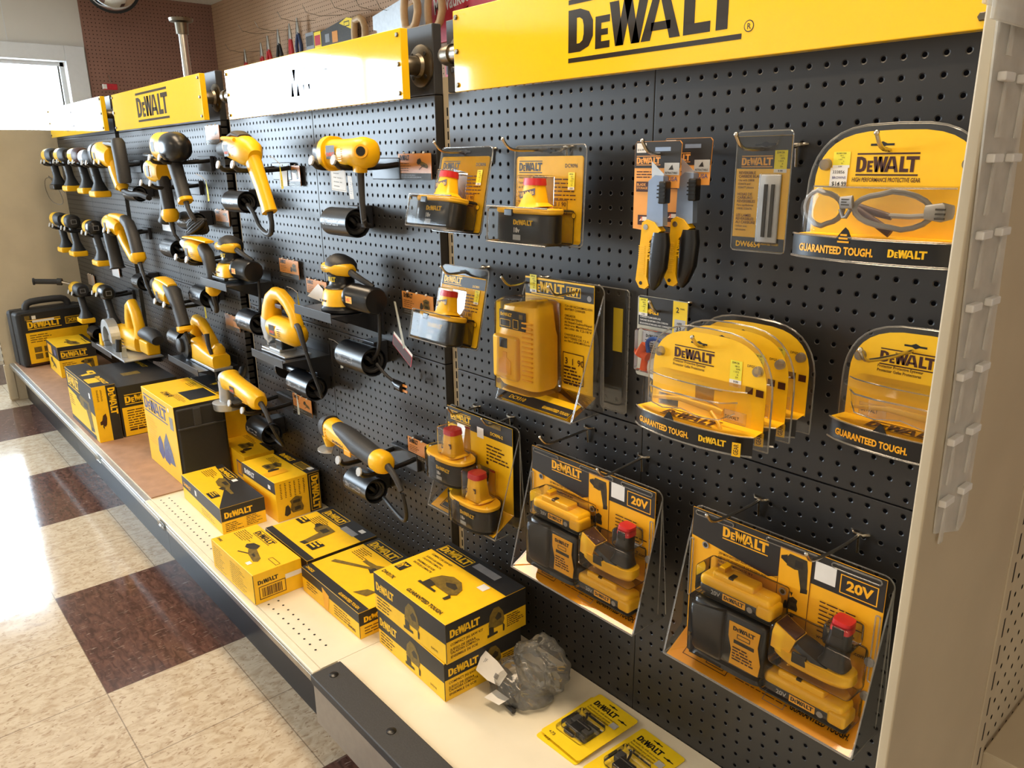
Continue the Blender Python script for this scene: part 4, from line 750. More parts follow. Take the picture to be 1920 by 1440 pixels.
# 20V kits
def kit(x, z, lab, seed):
    W, H, FD = 12.5, 10.1, 8.95; r = root('battery_kit_pack', (x, -3, z), 0, lab, 'battery kit')
    def dr(f, g, w, h, L):
        f.poly([(.02, h*.78), (w*.45, h*.70), (w*.58, h*.78), (w-.02, h*.78), (w-.02, h-.02), (.02, h-.02)], BLK); f.logo(2.3, h*.86, 3.2, YDK, hs=1.1)
        f.frame(w*.80, h*.80, w*.97, h*.93, .06, YDK); f.text('20V', w*.83, h*.835, .6, YDK, w=1.5, bold=.04); f.rect(w*.68, h*.82, w*.78, h*.95, WHITE)
        f.rect(w*.50, h*.30, w*.665, h*.96, YDK); f.frame(w*.50, h*.30, w*.665, h*.96, .04, BRN); pic(f, 'drill', w*.51, h*.68, 1.8, 2.3, PICD, INK); f.text('+', w*.57, h*.46, .5, INK); f.poly([(w*.58, h*.63), (w*.585, h*.66), (w*.57, h*.66)], INK); pic(f, 'sander', w*.54, h*.52, 1.0, 1.0, PICD, INK); f.frame(w*.53, h*.36, w*.64, h*.42, .07, BRN)
        for k, t in enumerate(('20V MAX BATTERY ADAPTER KIT FOR 18V TOOLS', 'JUEGO DE ADAPTADOR DE BATERIA 20 V', 'PARA HERRAMIENTAS DE 18 V', 'ENSEMBLE ADAPTATEUR DE BATTERIE', '20 V MAX POUR OUTILS 18 V')): f.text(t, w*.17, h*(.715-k*.032), .17, BRN, w=len(t)*.1)
        f.lines(w*.72, h*.68, w*.24, 8, .27, BRN, .3, seed); f.text('www.DEWALT.com', w*.72, h*.42, .26, INK, w=w*.23); f.disc(w*.09, h*.74, .24, GREY); f.disc(w*.09, h*.74, .15, INK); f.disc(w*.535, h*.64, .24, GREY); f.disc(w*.535, h*.64, .15, INK)
        g.frame(.9, .6, 4.2, L-.1, .05, BRN); g.rect(.9, L-.5, 4.2, L-.1, PICD); g.rect(1.2, .9, 2.2, 1.4, INK); g.frame(2.6, .8, 3.9, 1.2, .05, BRN); g.lines(4.8, L-.5, 3.6, 5, .28, BRN, .2, seed+3); g.text('GUARANTEED TOUGH.', w*.68, .8, .42, INK, w=3.6, bold=.03); g.frame(w*.55, .5, w*.66, 1.3, .04, GREY)
    tent_card(r, W, H, FD, -2.15, dr, YDK); tent_shell(r, W, H, 1.4, -2.2, FD)
    
    for (a, c) in ((-6.0, -3.2), (-.9, 2.4), (3.2, 6.0)): b = MB(); edge(b, round_rect(a, -.42, c, -.12, .15), -.05, .045); b.build('hang_slot', r)
    for s in (-6.15, 6.05): b = MB(); edge(b, round_rect(s-.12, -6.4, s+.12, -2.2, .1), -.1, .045); b.build('moulded_rib', r)
    def slim(cx, cz, nm):
        b = MB(); b.box((cx-2.55, -1.75, cz), (cx+2.4, -.15, cz+.75), BPL, .3); b.box((cx-2.5, -1.8, cz+.5), (cx+2.4, -.2, cz+1.3), YEL, .3)
        f = Fr(b, (cx-2.35, -1.75, cz), X3, Z3); f.k = .02; f.text('20V', .75, .2, .3, LGREY); f.rect(1.6, .12, 3.2, .58, YDK); f.logo(1.7, .22, 1.4, INK, bars=False); f.disc(3.5, .3, .2, GREY); o = b.build('battery', r)
        t = MB(); t.box((cx-1.7, -1.6, cz+1.2), (cx+1.2, -.5, cz+1.7), YEL, .14); t.prism([(-1.9, 1.2), (-1.0, 1.2), (-1.0, 2.0), (-1.3, 2.1)], (cx, -1.3, cz), X3, Z3, -.7, YEL); t.box((cx-.5, -1.64, cz+1.62), (cx-.2, -1.1, cz+1.76), BPL); t.box((cx+1.6, -1.95, cz+.15), (cx+2.65, -.5, cz+1.0), YEL, .2); t.build('terminal_rail', o)
        k = MB(); k.box((cx-2.75, -2.02, cz-.12), (cx+2.8, -.03, cz+1.95), CLR, .3); k.build(nm, r)
    slim(-1.8, -4.6, 'bubble'); slim(3.1, -9.05, 'bubble')
    b = MB(); b.loft([(-2.0, -.95, -4.95, 2.45, .75), (-2.0, -1.0, -5.15, 2.65, .92), (-2.0, -1.05, -8.3, 2.6, .95), (-2.0, -1.0, -8.6, 2.4, .8)], BPL, e=6, n=36); c = b.build('charger', r, sharp=50)
    d = MB(); d.loft([(-3.35, -1.9, -5.2, 1.2, .25), (-3.3, -2.0, -5.5, 1.2, .32), (-3.2, -2.0, -8.2, 1.05, .32), (-3.2, -1.9, -8.5, .95, .25)], BPL, e=6, n=24); d.build('front_pad', c)
    d = MB(); d.prism([(-1.75, -5.4), (.35, -5.4), (.25, -6.4), (.5, -7.5), (.4, -8.3), (-1.6, -8.3), (-1.5, -7.3), (-1.75, -6.4)], (0, -2.02, 0), X3, Z3, .04, YDK); f = Fr(d, (-1.75, -2.07, -8.3), X3, Z3); f.logo(.3, 2.4, 1.5, INK, bars=False); f.frame(.6, 1.95, 1.5, 2.25, .05, PICD); f.rect(.4, 1.55, 1.8, 1.8, PICD); f.lines(.35, 1.2, 1.5, 5, .2, BRN, .5); d.build('label', c)
    d = MB(); d.loft([(-2.0, -.95, -4.8, 2.6, .9), (-2.0, -1.15, -5.0, 2.85, 1.2), (-2.0, -1.2, -8.75, 2.8, 1.2)], CLR, e=6, n=28); d.build('bubble', r)
    b = MB(); b.loft([(3.3, -.95, -6.75, 2.0, .6), (3.3, -1.05, -6.3, 2.4, .85), (3.3, -1.05, -5.75, 2.35, .9)], YEL, e=3, n=28); b.prism([(.9, -5.9), (2.0, -6.1), (2.4, -4.9), (1.1, -4.3), (.95, -4.9)], (0, -1.8, 0), X3, Z3, -1.3, YEL); a = b.build('adapter', r, sharp=50)
    d = MB(); d.prism([(1.05, -4.45), (2.4, -4.95), (2.35, -4.8), (1.15, -4.25)], (0, -1.7, 0), X3, Z3, -1.1, BRN); d.loft([(3.5, -1.0, -5.78, 1.9, .8), (3.6, -1.0, -5.5, 1.7, .72)], BPL, e=3.2, n=24); d.loft([(4.4, -1.0, -5.6, .85, .72), (4.45, -1.0, -5.1, .64, .62), (4.6, -1.0, -3.3, .54, .52)], BPL, e=3.6, n=24); d.box((2.3, -1.95, -6.2), (3.2, -1.8, -5.5), BPL, .08); d.build('stem', a)
    d = MB(); d.loft([(4.62, -1.0, -3.32, .58, .56), (4.68, -1.0, -2.65, .52, .5)], RED, e=4, n=20); d.box((4.3, -1.62, -3.6), (4.95, -1.5, -3.0), BPL, .05); d.build('stem_cap', a)
    d = MB(); d.box((.8, -2.1, -7.0), (5.9, -.05, -4.2), CLR, .35); d.box((3.8, -1.8, -4.3), (5.5, -.05, -2.9), CLR, .3); d.build('bubble', r)
    for q in ((5.9, -5.2), (5.9, -7.4)): b = MB(); b.lathe((q[0], -.05, q[1]), (0, -1, 0), [(0, .3), (.12, .26), (.14, .1)], GREY, 14); b.build('snap_button', r)
    return r
kit(-3.05, 30.35, 'upper left clear kit pack with two slim batteries, black charger and adapter', 1)
kit(12.55, 30.45, 'lower right clear kit pack, biggest in view, with slim batteries and charger', 7)
hook(-5.9, 31.9, -5.0, 'left hook of the upper left battery kit pack'); hook(-.4, 31.1, -5.0, 'right hook of the upper left battery kit pack', dx=.3)
hook(9.3, 31.0, -5.2, 'left long hook of the lower right battery kit pack', dx=-.3); hook(15.8, 31.0, -5.2, 'right long hook of the lower right battery kit pack', dx=-.4)
# ------------------------------------------------------------------ eyewear packs
def arch(w, h, n=18, f=.52):
    P = [(w/2, -h), (w/2, -h*f)]
    for i in range(1, n): a = PI*i/n; P.append((w/2*math.copysign(abs(math.cos(a))**.62, math.cos(a)), -h*f+h*f*math.sin(a)**.9))
    return P+[(-w/2, -h*f), (-w/2, -h)]
def goggle_pack(x, y, z, lab, kind, group=None):
    w, h = 7.6, 5.9; r = root('eyewear_pack', (x, y, z), 0, lab, 'eyewear pack', group)
    b = MB(); A = arch(w+.7, h+.35); b.prism([(p[0], p[1]+.3) for p in A], (0, 0, 0), X3, Z3, .04, CLR); edge(b, [(p[0], p[1]+.3) for p in A], 0, .05); b.build('clear_back', r)
    c = MB(); c.prism([(p[0], p[1]) for p in arch(w, h*.84)], (0, -.02, 0), X3, Z3, .03, YCARD); f = Fr(c, (-w/2, -.05, -h*.84), X3, Z3); H = h*.84
    slot(f, w*.42, H*.86, 1.1, .2)
    if kind == 1:
        f.logo(w*.27, H*.62, w*.38, BRN, hs=1.25); f.text('HIGH PERFORMANCE PROTECTIVE GEAR', w*.25, H*.53, .2, BRN, w=w*.42, bold=.02)
    else:
        f.logo(w*.2, H*.66, w*.36, BRN, hs=1.1); f.text('Protector Protective Eyewear', w*.19, H*.6, .16, BRN, w=w*.3); f.text('Protector Gafas Protectoras', w*.19, H*.555, .16, BRN, w=w*.29); sticker(f, w*.70, H*.5, .75, 1.3)
        f.text('DPG54', w*.84, H*.72, .14, BRN); f.rect(w*.84, H*.42, w*.90, H*.5, BRN); f.rect(w*.925, H*.41, w*.985, H*.49, BRN)
    if kind == 1:
        sticker(f, w*.115, H*.66, .85, .75); f.rect(w*.105, H*.47, w*.22, H*.66, WHITE); f.text('333856', w*.12, H*.605, .15, INK); f.text('BROWNS', w*.12, H*.555, .12, TXB); f.text('$14.99', w*.12, H*.49, .2, INK)
    c.build('printed_card', r)
    for s in (-.43, .43):
        MB().lathe((s*w, -.05, -h*.26), (0, -1, 0), [(0, .3), (.25, .26), (.27, .01)], EDGE, 16).build('snap_button', r)
    # bottom tray: curved front band with lettering
    n = 14; F = []; yb = lambda t: -1.2-.85*math.sin(PI*t)**.6
    P = [(-w/2-.25+(w+.4)*i/n, yb(i/n)) for i in range(n+1)]
    b = MB(); zt, zb = -h*.80, -h
    b.add([(p[0], p[1], zb) for p in P]+[(p[0], p[1], zt-.12*abs(1)) for p in P], [(i, i+1, n+2+i, n+1+i) for i in range(n)], BPL)
    top = [(p[0], p[1], zt-.12) for p in P]; b.add(top+[(w/2, -.06, zt-.1), (-w/2, -.06, zt-.1)], [tuple(range(n+3))], YCARD)
    i0 = 4; b.prism([(-1.45, zt-.2), (-.62, zt-.2), (-.85, zt+.25), (-1.0, zt+.38), (-1.12, zt+.25)], (0, yb(.35)-.0, 0), X3, Z3, .05, BPL)
    def along(s, t0, t1, zc, hh, m, bold=.03, lg=False):
        if lg: src = [[(px, py) for px, py in g] for g in LOGO]; W0 = 5.14; pol = src; vs = None
        else: vs, fs, W0 = glyphs(s, bold)
        def mp(px, py):
            t = t0+(t1-t0)*px/W0; k = min(max(t*n, 0), n-1e-6); i = int(k); q = k-i
            return (P[i][0]*(1-q)+P[i+1][0]*q, P[i][1]*(1-q)+P[i+1][1]*q-.025, zc+py*hh)
        if lg:
            for g in LOGO: b.add([mp(*q) for q in g], [tuple(range(len(g)))], m)
        else: b.add([mp(*q) for q in vs], fs, m)
    along('GUARANTEED TOUGH.', .07, .56, zb+.3, .36, YDK, .04); along('', .64, .84, zb+.34, .36, YCARD, lg=True)
    if kind == 1:
        for k in range(3): b.box((-1.3+.06*k, yb(.36)-.1, zb+.85+k*.16), (-.75-.06*k, yb(.36)-.05, zb+.93+k*.16), YDK)
    else:
        f = Fr(b, (-w/2+.8, -.3, zt-.09), X3, (0, -1, 0)); f.n = Vector(Z3); f.o = Vector((-w/2+1.2, -1.4, zt-.09)); f.y = Vector((0, 1, 0)); f.logo(.5, .1, 3.6, BRN, hs=1.1)
        f = Fr(b, (w/2-.15, yb(.98)-.6, zb+.1), (1, .3, 0), Z3); f.rect(-.42, 0, .05, .78, YCARD); f.text('GEAR', -.08, .08, .26, BRN, w=.62, rot=PI/2)
    b.build('tray_band', r)
    # clear bubble
    m = MB(); rs = []
    for zz, g in ((zt-.1, 1), (-h*.62, 1), (-h*.5, .97), (-h*.43, .88)): rs.append([(p[0]*.93*g, p[1]*(.92*g)+.0, zz) for p in P])
    k = n+1
    for i in range(3): m.add(rs[i]+rs[i+1], [(j, j+1, k+j+1, k+j) for j in range(n)], CLR)
    m.add(rs[3]+[(w/2*.8, -.1, -h*.42), (-w/2*.8, -.1, -h*.42)], [tuple(range(n+3))], CLR); m.tube(rs[3], .04, EDGE, 6); m.tube([(p[0], p[1]-.02, zt-.1) for p in P], .05, EDGE, 6)
    m.tube([(p[0], p[1]-.04, zb) for p in P], .06, EDGE, 6); m.build('bubble', r)
    # glasses
    if kind == 1:
        g = bpy.data.objects.new('safety_glasses', None); g = MB()
        for cx, wx, s in ((-2.55, 1.0, -1), (.75, 1.75, 1)):
            pts = []
            for i in range(20):
                a = 2*PI*i/20; e1 = 1.0 if math.cos(a)*s > 0 else .86
                pts.append((cx+wx*math.cos(a), -1.5+.12*abs(math.cos(a))-(.0 if cx > 0 else -.25*(-math.cos(a)*.5+.5)), -h*.60+.85*math.sin(a)*e1-.05*math.cos(a)))
            g.tube(pts+[pts[0], pts[1]], .13, GREY, 8)
        g.loft([(-1.5, -1.75, -h*.55, .28, .14), (-.9, -1.8, -h*.54, .3, .14)], GREY); g.tube([(-1.5, -1.7, -h*.6), (-1.25, -1.75, -h*.68), (-1.0, -1.75, -h*.6)], .1, GREY, 8, sm=1)
        g.loft([(2.3, -1.65, -h*.6, .3, .15), (2.9, -1.4, -h*.6, .42, .2), (3.2, -1.0, -h*.6, .3, .2)], GREY)
        for q in range(3): g.box((2.7, -1.66, -h*.6-.3+q*.2), (3.1, -1.55, -h*.6-.22+q*.2), PICD)
        for q in range(3): g.box((-1.4, -1.92, -h*.55-.1+q*.12), (-1.0, -1.9, -h*.55-.05+q*.12), PICD)
        go = g.build('frame', r)
        t = MB(); t.tube([(3.1, -.9, -h*.62), (.6, -.5, -h*.66), (-.6, -.5, -h*.62)], .12, GREY, 8, sm=1); t.loft([(.4, -.5, -h*.66, .15, .12), (-1.2, -.5, -h*.60, .22, .14)], BRN); t.loft([(-1.6, -.8, -h*.56, .15, .12), (.6, -.9, -h*.78, .22, .14)], BRN); t.build('temple_arm', go)
        l = MB()
        for cx, wx in ((-2.55, .95), (.75, 1.7)): l.add([(cx+wx*math.cos(a), -1.74, -h*.60+.82*math.sin(a)) for a in [2*PI*i/20 for i in range(20)]], [tuple(range(20))], LENS)
        l.build('lens', go)
    else:
        g = MB(); rs = []
        Q = [(-3.2, -1.0), (-2.6, -1.8), (-1.4, -2.2), (0, -2.3), (1.2, -2.2), (2.2, -1.8), (2.7, -1.0)]
        T = [(p[0], p[1], -h*.52-.05*abs(i-3)) for i, p in enumerate(Q)]; Bm = [(p[0]*.96, p[1], -h*.68-(.12 if i in (1, 2, 4, 5) else -.15)) for i, p in enumerate(Q)]
        g.add(T+Bm, [(i, i+1, 8+i, 7+i) for i in range(6)], LENS); g.tube(T, .05, EDGE, 6); g.tube(Bm, .035, EDGE, 6); go = g.build('lens', r)
        t = MB(); t.loft([(-3.1, -.9, -h*.70, .1, .08), (-1.2, -.8, -h*.66, .14, .08), (1.2, -.8, -h*.68, .2, .1), (1.7, -.8, -h*.69, .16, .1)], YEL, e=3); t.tube([(1.0, -.9, -h*.70), (1.7, -1.1, -h*.78), (2.0, -1.3, -h*.84)], .11, YEL, 8, sm=1); t.build('temple_arm', go)
        for k, xx in enumerate((-2.7, 1.8)):
            d = MB(); d.box((xx, -.86, -h*.76), (xx+1.4, -.8, -h*.64), LENS, .02); Fr(d, (xx+.1, -.87, -h*.72), X3, Z3).text('DEWALT', 0, 0, .2, INK, w=.9); d.build('side_shield', go)
    return r
goggle_pack(16.9, -4.0, 53.35, 'arched eyewear pack with grey framed glasses, top right', 1)
for k, (y, lb) in enumerate(((-5.9, 'front-most of three arched packs of clear glasses on one hook'), (-3.7, 'middle of three arched packs of clear glasses on one hook'), (-1.5, 'rearmost of three arched packs of clear glasses on one hook'))):
    goggle_pack(8.7, y, 42.75, lb, 2, 'arched packs of clear glasses')
goggle_pack(18.9, -2.2, 43.7, 'lone arched pack of clear glasses cut by the beige side panel', 2)
hook(16.4, 52.6, -5.4, 'short wire hook of the grey framed glasses pack', dx=.3); hook(8.2, 42.1, -6.8, 'wire hook carrying three packs of clear glasses', dx=.2)
hook(18.3, 42.9, -6.3, 'long wire hook in front of the lone glasses pack', dx=-.8)
# utility knives
def knife(x, y, z, lab):
    r = root('utility_knife', (x, y, z), math.radians(4), lab, 'knife', 'carded utility knives')
    c = MB(); c.prism([(-1.65, -5.2), (-.6, -5.3), (-.3, -2.7), (1.6, -2.7), (1.7, -.15), (1.55, 0), (-1.5, 0), (-1.65, -.2)], (0, 0, 0), X3, Z3, -.06, KNIFE); f = Fr(c, (-1.65, -.005, -5.3), X3, Z3)
    f.poly([(.02, 3.75), (3.28, 3.75), (3.34, 5.1), (3.2, 5.28), (.16, 5.28), (.02, 5.1)], BLK); f.logo(.15, 4.0, 1.75, KNIFE, hs=1.1); f.rect(.15, 4.65, .85, 5.2, WHITE); f.text('$10.99', .2, 4.75, .13, INK); f.rect(1.5, 4.72, 2.6, 4.95, BLUEG)
    f.rect(2.2, 3.35, 3.25, 4.05, LGREY); f.poly([(2.5, 3.65), (2.75, 3.95), (2.85, 3.65)], INK); f.text('RETRACTABLE', 2.28, 3.42, .12, INK, w=.85); f.text('USA', 2.5, 3.0, .26, TXB); f.lines(.2, 3.5, 1.6, 3, .16, BRN, .4); f.rect(.2, 2.35, 1.15, 2.95, BRN); f.text('BLADE', .25, 2.7, .16, KNIFE); f.text('STORAGE', .25, 2.5, .15, KNIFE, w=.8); f.rect(.4, .35, 1.4, .95, BRN); f.poly([(.5, .6), (.75, .85), (1.2, .85), (1.35, .6)], WHITE); f.text('3', .6, .6, .25, ORNG)
    c.build('printed_card', r)
    b = MB(); b.prism([(-.15, -1.15), (.75, -1.9), (.7, -2.5), (-.1, -2.4)], (0, -.3, 0), X3, Z3, .04, SILV); b.build('blade', r)
    b = MB(); b.prism([(-.15, -2.3), (.3, -1.95), (.9, -2.0), (1.0, -4.9), (-.2, -5.1)], (0, -.12, 0), X3, Z3, .5, BLUEG); h = b.build('handle', r)
    b = MB(); b.box((.62, -.75, -3.6), (1.15, -.1, -2.3), BPL, .1)
    for k in range(4): b.box((.6, -.8, -2.6-k*.22), (1.17, -.7, -2.52-k*.22), DARK)
    b.build('slider', h)
    b = MB(); b.prism([(-.45, -4.75), (-.1, -4.55), (.4, -4.7), (.9, -5.2), (.5, -5.5), (.1, -5.9), (.0, -8.0), (.2, -8.55), (-.1, -8.8), (-.5, -8.75), (-.8, -8.3), (-.6, -6.6), (-.5, -5.6)], (0, -.1, 0), X3, Z3, .62, YEL); b.lathe((-.15, -.7, -5.0), (0, -1, 0), [(0, .18), (.06, .17)], STEEL, 12); b.lathe((-.4, -.72, -8.45), (0, -1, 0), [(0, .12), (.03, .11)], DARK, 12)
    for k in range(14): b.box((-.62, -.745, -6.2-k*.13), (-.15, -.72, -6.14-k*.13), YCARD)
    b.build('back_spine', h)
    b = MB(); b.loft([(.75, -.4, -5.3, .5, .36), (.75, -.42, -6, .62, .42), (.65, -.42, -7.4, .6, .42), (.4, -.4, -8.4, .38, .34), (.25, -.38, -8.8, .2, .2)], BPL, e=3); g = Fr(b, (.22, -.84, -5.5), (0, 0, -1), X3); g.n = Vector((0, -1, 0)); g.logo(0, -.18, 1.5, YEL, bars=False, hs=.9); b.build('rubber_grip', h)
    return r
knife(2.7, -3.6, 53.2, 'front utility knife on orange card with white price tag'); knife(3.9, -2.3, 53.35, 'rear utility knife partly hidden behind the front knife card')
hook(3.1, 52.6, -5.0, 'wire hook carrying the two utility knives', dx=-.2)
# blades
r = root('blade_pack', (9.6, -3.2, 53.3), 0, 'narrow yellow and black card with two carbide planer blades', 'blade pack')
c = MB(); c.box((-1.62, 0, -6.1), (1.62, .04, 0), YCARD); f = Fr(c, (-1.62, 0, -6.1), X3, Z3); w = 3.24
f.rect(.01, 4.4, w-.01, 6.09, BLK); f.rect(.01, .01, w-.01, .72, BLK); f.logo(.3, 4.58, 1.9, YDK, hs=1.1); f.text('DW6654', .25, .2, .3, YCARD, bold=.03); f.text('GUARANTEED TOUGH', 1.7, .35, .13, YCARD, w=1.2); sticker(f, 2.3, 4.2, .75, 1.15)
for k, (t, q) in enumerate((('REVERSIBLE', .2), ('CARBIDE BLADES', .2), ('Use with 3380B', .15), ('D26676 and', .15), ('D26677 planers', .15), ('', 0), ('HOJAS DE', .2), ('CARBURO', .2), ('REVERSIBLES', .2), ('Para cepilladoras', .15), ('3380B, D26676', .15), ('', 0), ('LES LAMES', .2), ('REVERSIBLES', .2), ('AU CARBURE', .2), ('Utiliser avec', .15), ('raboteuses', .15))):
    if t: f.text(t, .2, 4.12-k*.19, q*.75, BRN)
c.build('printed_card', r)
b = MB(); b.box((.0, -.14, -5.6), (1.2, -.02, -2.0), LGREY, .05); b.build('tray', r); b = MB(); b.box((.3, -.24, -5.3), (.48, -.15, -2.5), PICD); b.build('blade', r); b = MB(); b.box((.72, -.24, -5.3), (.9, -.15, -2.5), PICD); b.build('blade', r)
b = MB(); b.box((-.02, -.3, -5.65), (1.22, -.04, -1.95), CLR, .06); b.prism(round_rect(-1.68, -6.15, 1.68, .25, .25), (0, -.02, 0), X3, Z3, .02, CLR); edge(b, round_rect(-1.68, -6.15, 1.68, .25, .25), -.02, .03); b.build('blister', r)
b = MB(); slot(Fr(b, (0, -.06, -.5), X3, Z3), .1, 0, 1.2, .2); b.build('hang_slot', r)
hook(9.8, 52.75, -5.2, 'wire hook carrying the carbide blade card', dx=-.5)
# earplugs
r = root('earplug_pack', (2.75, -2.6, 43.6), 0, 'black and grey card of orange corded earplugs behind the glasses packs', 'earplug pack')
w, h = 4.0, 5.4; c = MB(); c.prism(round_rect(-w/2, -h, w/2, 0, .2), (0, 0, 0), X3, Z3, -.04, OLGREY); f = Fr(c, (-w/2, -.0, -h), X3, Z3)
f.rect(.1, h*.64, w*.72, h-.02, BLK); f.rect(w*.72, h*.5, w-.02, h-.05, LEM); f.text('2', w*.78, h*.86, .34, INK, bold=.03); f.text('PAIRS', w*.86, h*.9, .1, INK); f.rect(w*.76, h*.62, w*.97, h*.78, LGREY); f.text('33', w*.79, h*.64, .32, INK, bold=.03); f.text('NRR', w*.81, h*.72, .14, INK)
f.logo(.35, h*.79, 1.5, YEL, bars=False, hs=1.2); f.text('CORDED FOAM EARPLUGS', .25, h*.735, .13, WHITE, w=1.7); f.text('TAPONES DE ESPUMA CON CORDON', .25, h*.695, .12, WHITE, w=2.3); f.text('BOUCHONS DE MOUSSE AVEC CORDELETTE', .25, h*.655, .12, WHITE, w=2.6); f.rect(.5, .5, w*.8, h*.58, LGREY); f.logo(.8, h*.50, 1.0, INK, bars=False, hs=1.1); f.lines(.75, h*.46, 1, 6, .16, INK, .35); sticker(f, .15, h*.76, .72, 1.15)
c.build('printed_card', r)
b = MB(); b.box((-1.7, -.75, -4.95), (1.4, -.03, -2.1), CLR, .2); b.build('bubble', r)
b = MB(); b.loft([(-1.4, -.4, -3.9, .36, .32), (-1.0, -.4, -3.1, .24, .22)], ORNG); b.loft([(-1.45, -.42, -3.75, .2, .2), (-.7, -.4, -3.95, .33, .3)], ORNG); b.loft([(-.95, -.4, -4.0, .2, .2), (-1.0, -.4, -4.85, .28, .26)], ORNG); b.build('earplug', r)
MB().tube([(-.7, -.35, -3.6), (-.8, -.45, -2.8), (0, -.5, -2.5), (.8, -.45, -2.9), (.7, -.4, -3.7), (0, -.4, -3.9)], .14, BLUE, 8, sm=2).build('cord', r)
MB().lathe((.1, -.3, -4.6), (0, -1, 0), [(0, .75), (.2, .75), (.22, .4)], WHITE, 24).build('storage_puck', r)
hook(2.6, 42.9, -3.4, 'short wire hook carrying the earplug card')
# bottom right: loose cards and plastic bag
def smallcard(x, y, z, rz, lab, rx=0):
    r = root('accessory_card', (x, y, z), rz, lab, 'card', 'yellow accessory cards'); r.rotation_euler = (rx, 0, rz); w, h = 4.3, 6.6
    c = MB(); c.prism(round_rect(-w/2, -h/2, w/2, h/2, .25), (0, 0, 0), X3, Y3, .05, LEM); f = Fr(c, (-w/2, -h/2, .05), X3, Y3); f.logo(.5, h*.80, 2.4, INK, bars=False, hs=1.25)
    for k, t in enumerate(('Bit holder for drills and screwdrivers', 'Porte-embouts pour perceuses', 'Rangement pour vis et embouts', 'Almacenaje de puntas')): f.text(t, .45, h*.745-k*.3, .19, OLIVE, w=min(3.1, .09*len(t)))
    slot(f, w*.45, h*.93, .9, .18); slot(f, w*.83, h*.82, .9, .18, INK); f.rect(w*.72, h*.66, w*.87, h*.75, LGREY); f.text('+73', .5, .35, .3, OLIVE)
    c.build('printed_card', r)
    b = MB(); b.box((-.7, -1.7, .06), (.35, -.7, .6), BPL, .1); b.box((-1.2, -1.0, .06), (-.6, -.1, .55), GRIP, .1); b.box((.2, -1.3, .06), (1.0, -.5, .5), GRIP, .1); b.box((-.7, -.9, .4), (.8, -.55, .65), BPL, .1); b.box((-.5, -1.75, .12), (.2, -1.68, .5), OLIVE, .02); b.build('bit_holder', r)
    MB().tube([(-.7, .4, .4), (-.4, 0, .5), (-.1, -.6, .6)], [.12, .09], BPL, 8).build('lever', r)
    MB().box((-1.4, -1.9, .055), (1.3, .5, .8), CLR, .2).build('bubble', r); return r
smallcard(-1.2, -4.4, 9.35, math.radians(-2), 'left yellow accessory card with a black bit holder lying on the cream shelf', 0)
smallcard(-1.5, -4.7, 9.02, math.radians(1), 'lower yellow accessory card sticking out beneath the left one', 0)
smallcard(3.5, -4.6, 9.05, math.radians(-3), 'right yellow accessory card cut by the bottom photo edge', 0)
def bag():
    r = root('plastic_bag', (-8.0, -5.2, 9.05), 0, 'crumpled clear plastic bag with white label beside the stacked jigsaw cartons', 'bag')
    rnd = random.Random(11)
    def blob(cx, cy, cz, rx, ry, rz, seed, nu=64, nv=36):
        g = random.Random(seed); ph = [(g.uniform(0, 6.3), g.randint(1, 3), g.uniform(1, 3), g.uniform(.03, .07)) for _ in range(5)]; rd = [(g.uniform(0, 6.3), g.randint(-5, 5), g.uniform(-6, 6), g.uniform(.03, .06)) for _ in range(8)]
        b = MB(); rs = []
        for i in range(nv+1):
            a = PI*(.03+.94*i/nv); ring = []
            for k in range(nu):
                u = 2*PI*k/nu; q = 1+sum(A*math.sin(p+u*m1+a*m2) for p, m1, m2, A in ph)+sum(A*(1-2*abs(math.sin(p+u*m1*.5*2+a*m2)))*math.sin(a)*.45 for p, m1, m2, A in rd)
                z = cz+rz*math.cos(a)*q; ring.append((cx+rx*math.sin(a)*math.cos(u)*q, cy+ry*math.sin(a)*math.sin(u)*q, max(z, .03+.02*math.sin(k))))
            rs.append(ring)
        b.rings(rs, BAG, cap=True); return b
    blob(-.2, -.5, 1.0, 3.0, 2.4, 1.5, 5).build('lower_pouch', r, sharp=22); blob(.6, 1.2, 2.3, 2.7, 1.9, 2.3, 9).build('upper_pouch', r, sharp=22)
    b = MB(); b.tube([(-3.2, -.8, .5), (-1, -1.4, .35), (1.2, -2.2, .4)], .35, BPL, 8, sm=1); b.tube([(-3.0, -.4, .9), (-1.6, -.4, 1.1), (0, -1, .9)], .3, RUB, 8, sm=1); b.tube([(-2, -1.4, .3), (.2, -2.4, .3), (1.6, -2.6, .35)], .22, BPL, 8, sm=1); b.build('black_parts', r)
    b = MB(); f = Fr(b, (-3.1, -3.0, 1.9), (.9, .2, -.25), (-.2, .75, .6)); f.poly([(.2, .1), (1.5, 0), (2.7, .2), (2.9, 1.4), (1.6, 1.75), (0, 1.9)], WHITE); f.text('JF', .5, 1.1, .3, GREY); f.rect(1.9, .5, 2.3, .9, GREY); b.build('label', r)
    b = MB(); f = Fr(b, (-1.0, -3.6, .7), (.9, .1, 0), (0, .8, .3)); f.poly([(0, 0), (1.6, .1), (1.9, 1.0), (.3, 1.1)], WHITE); b.build('label', r)
bag()
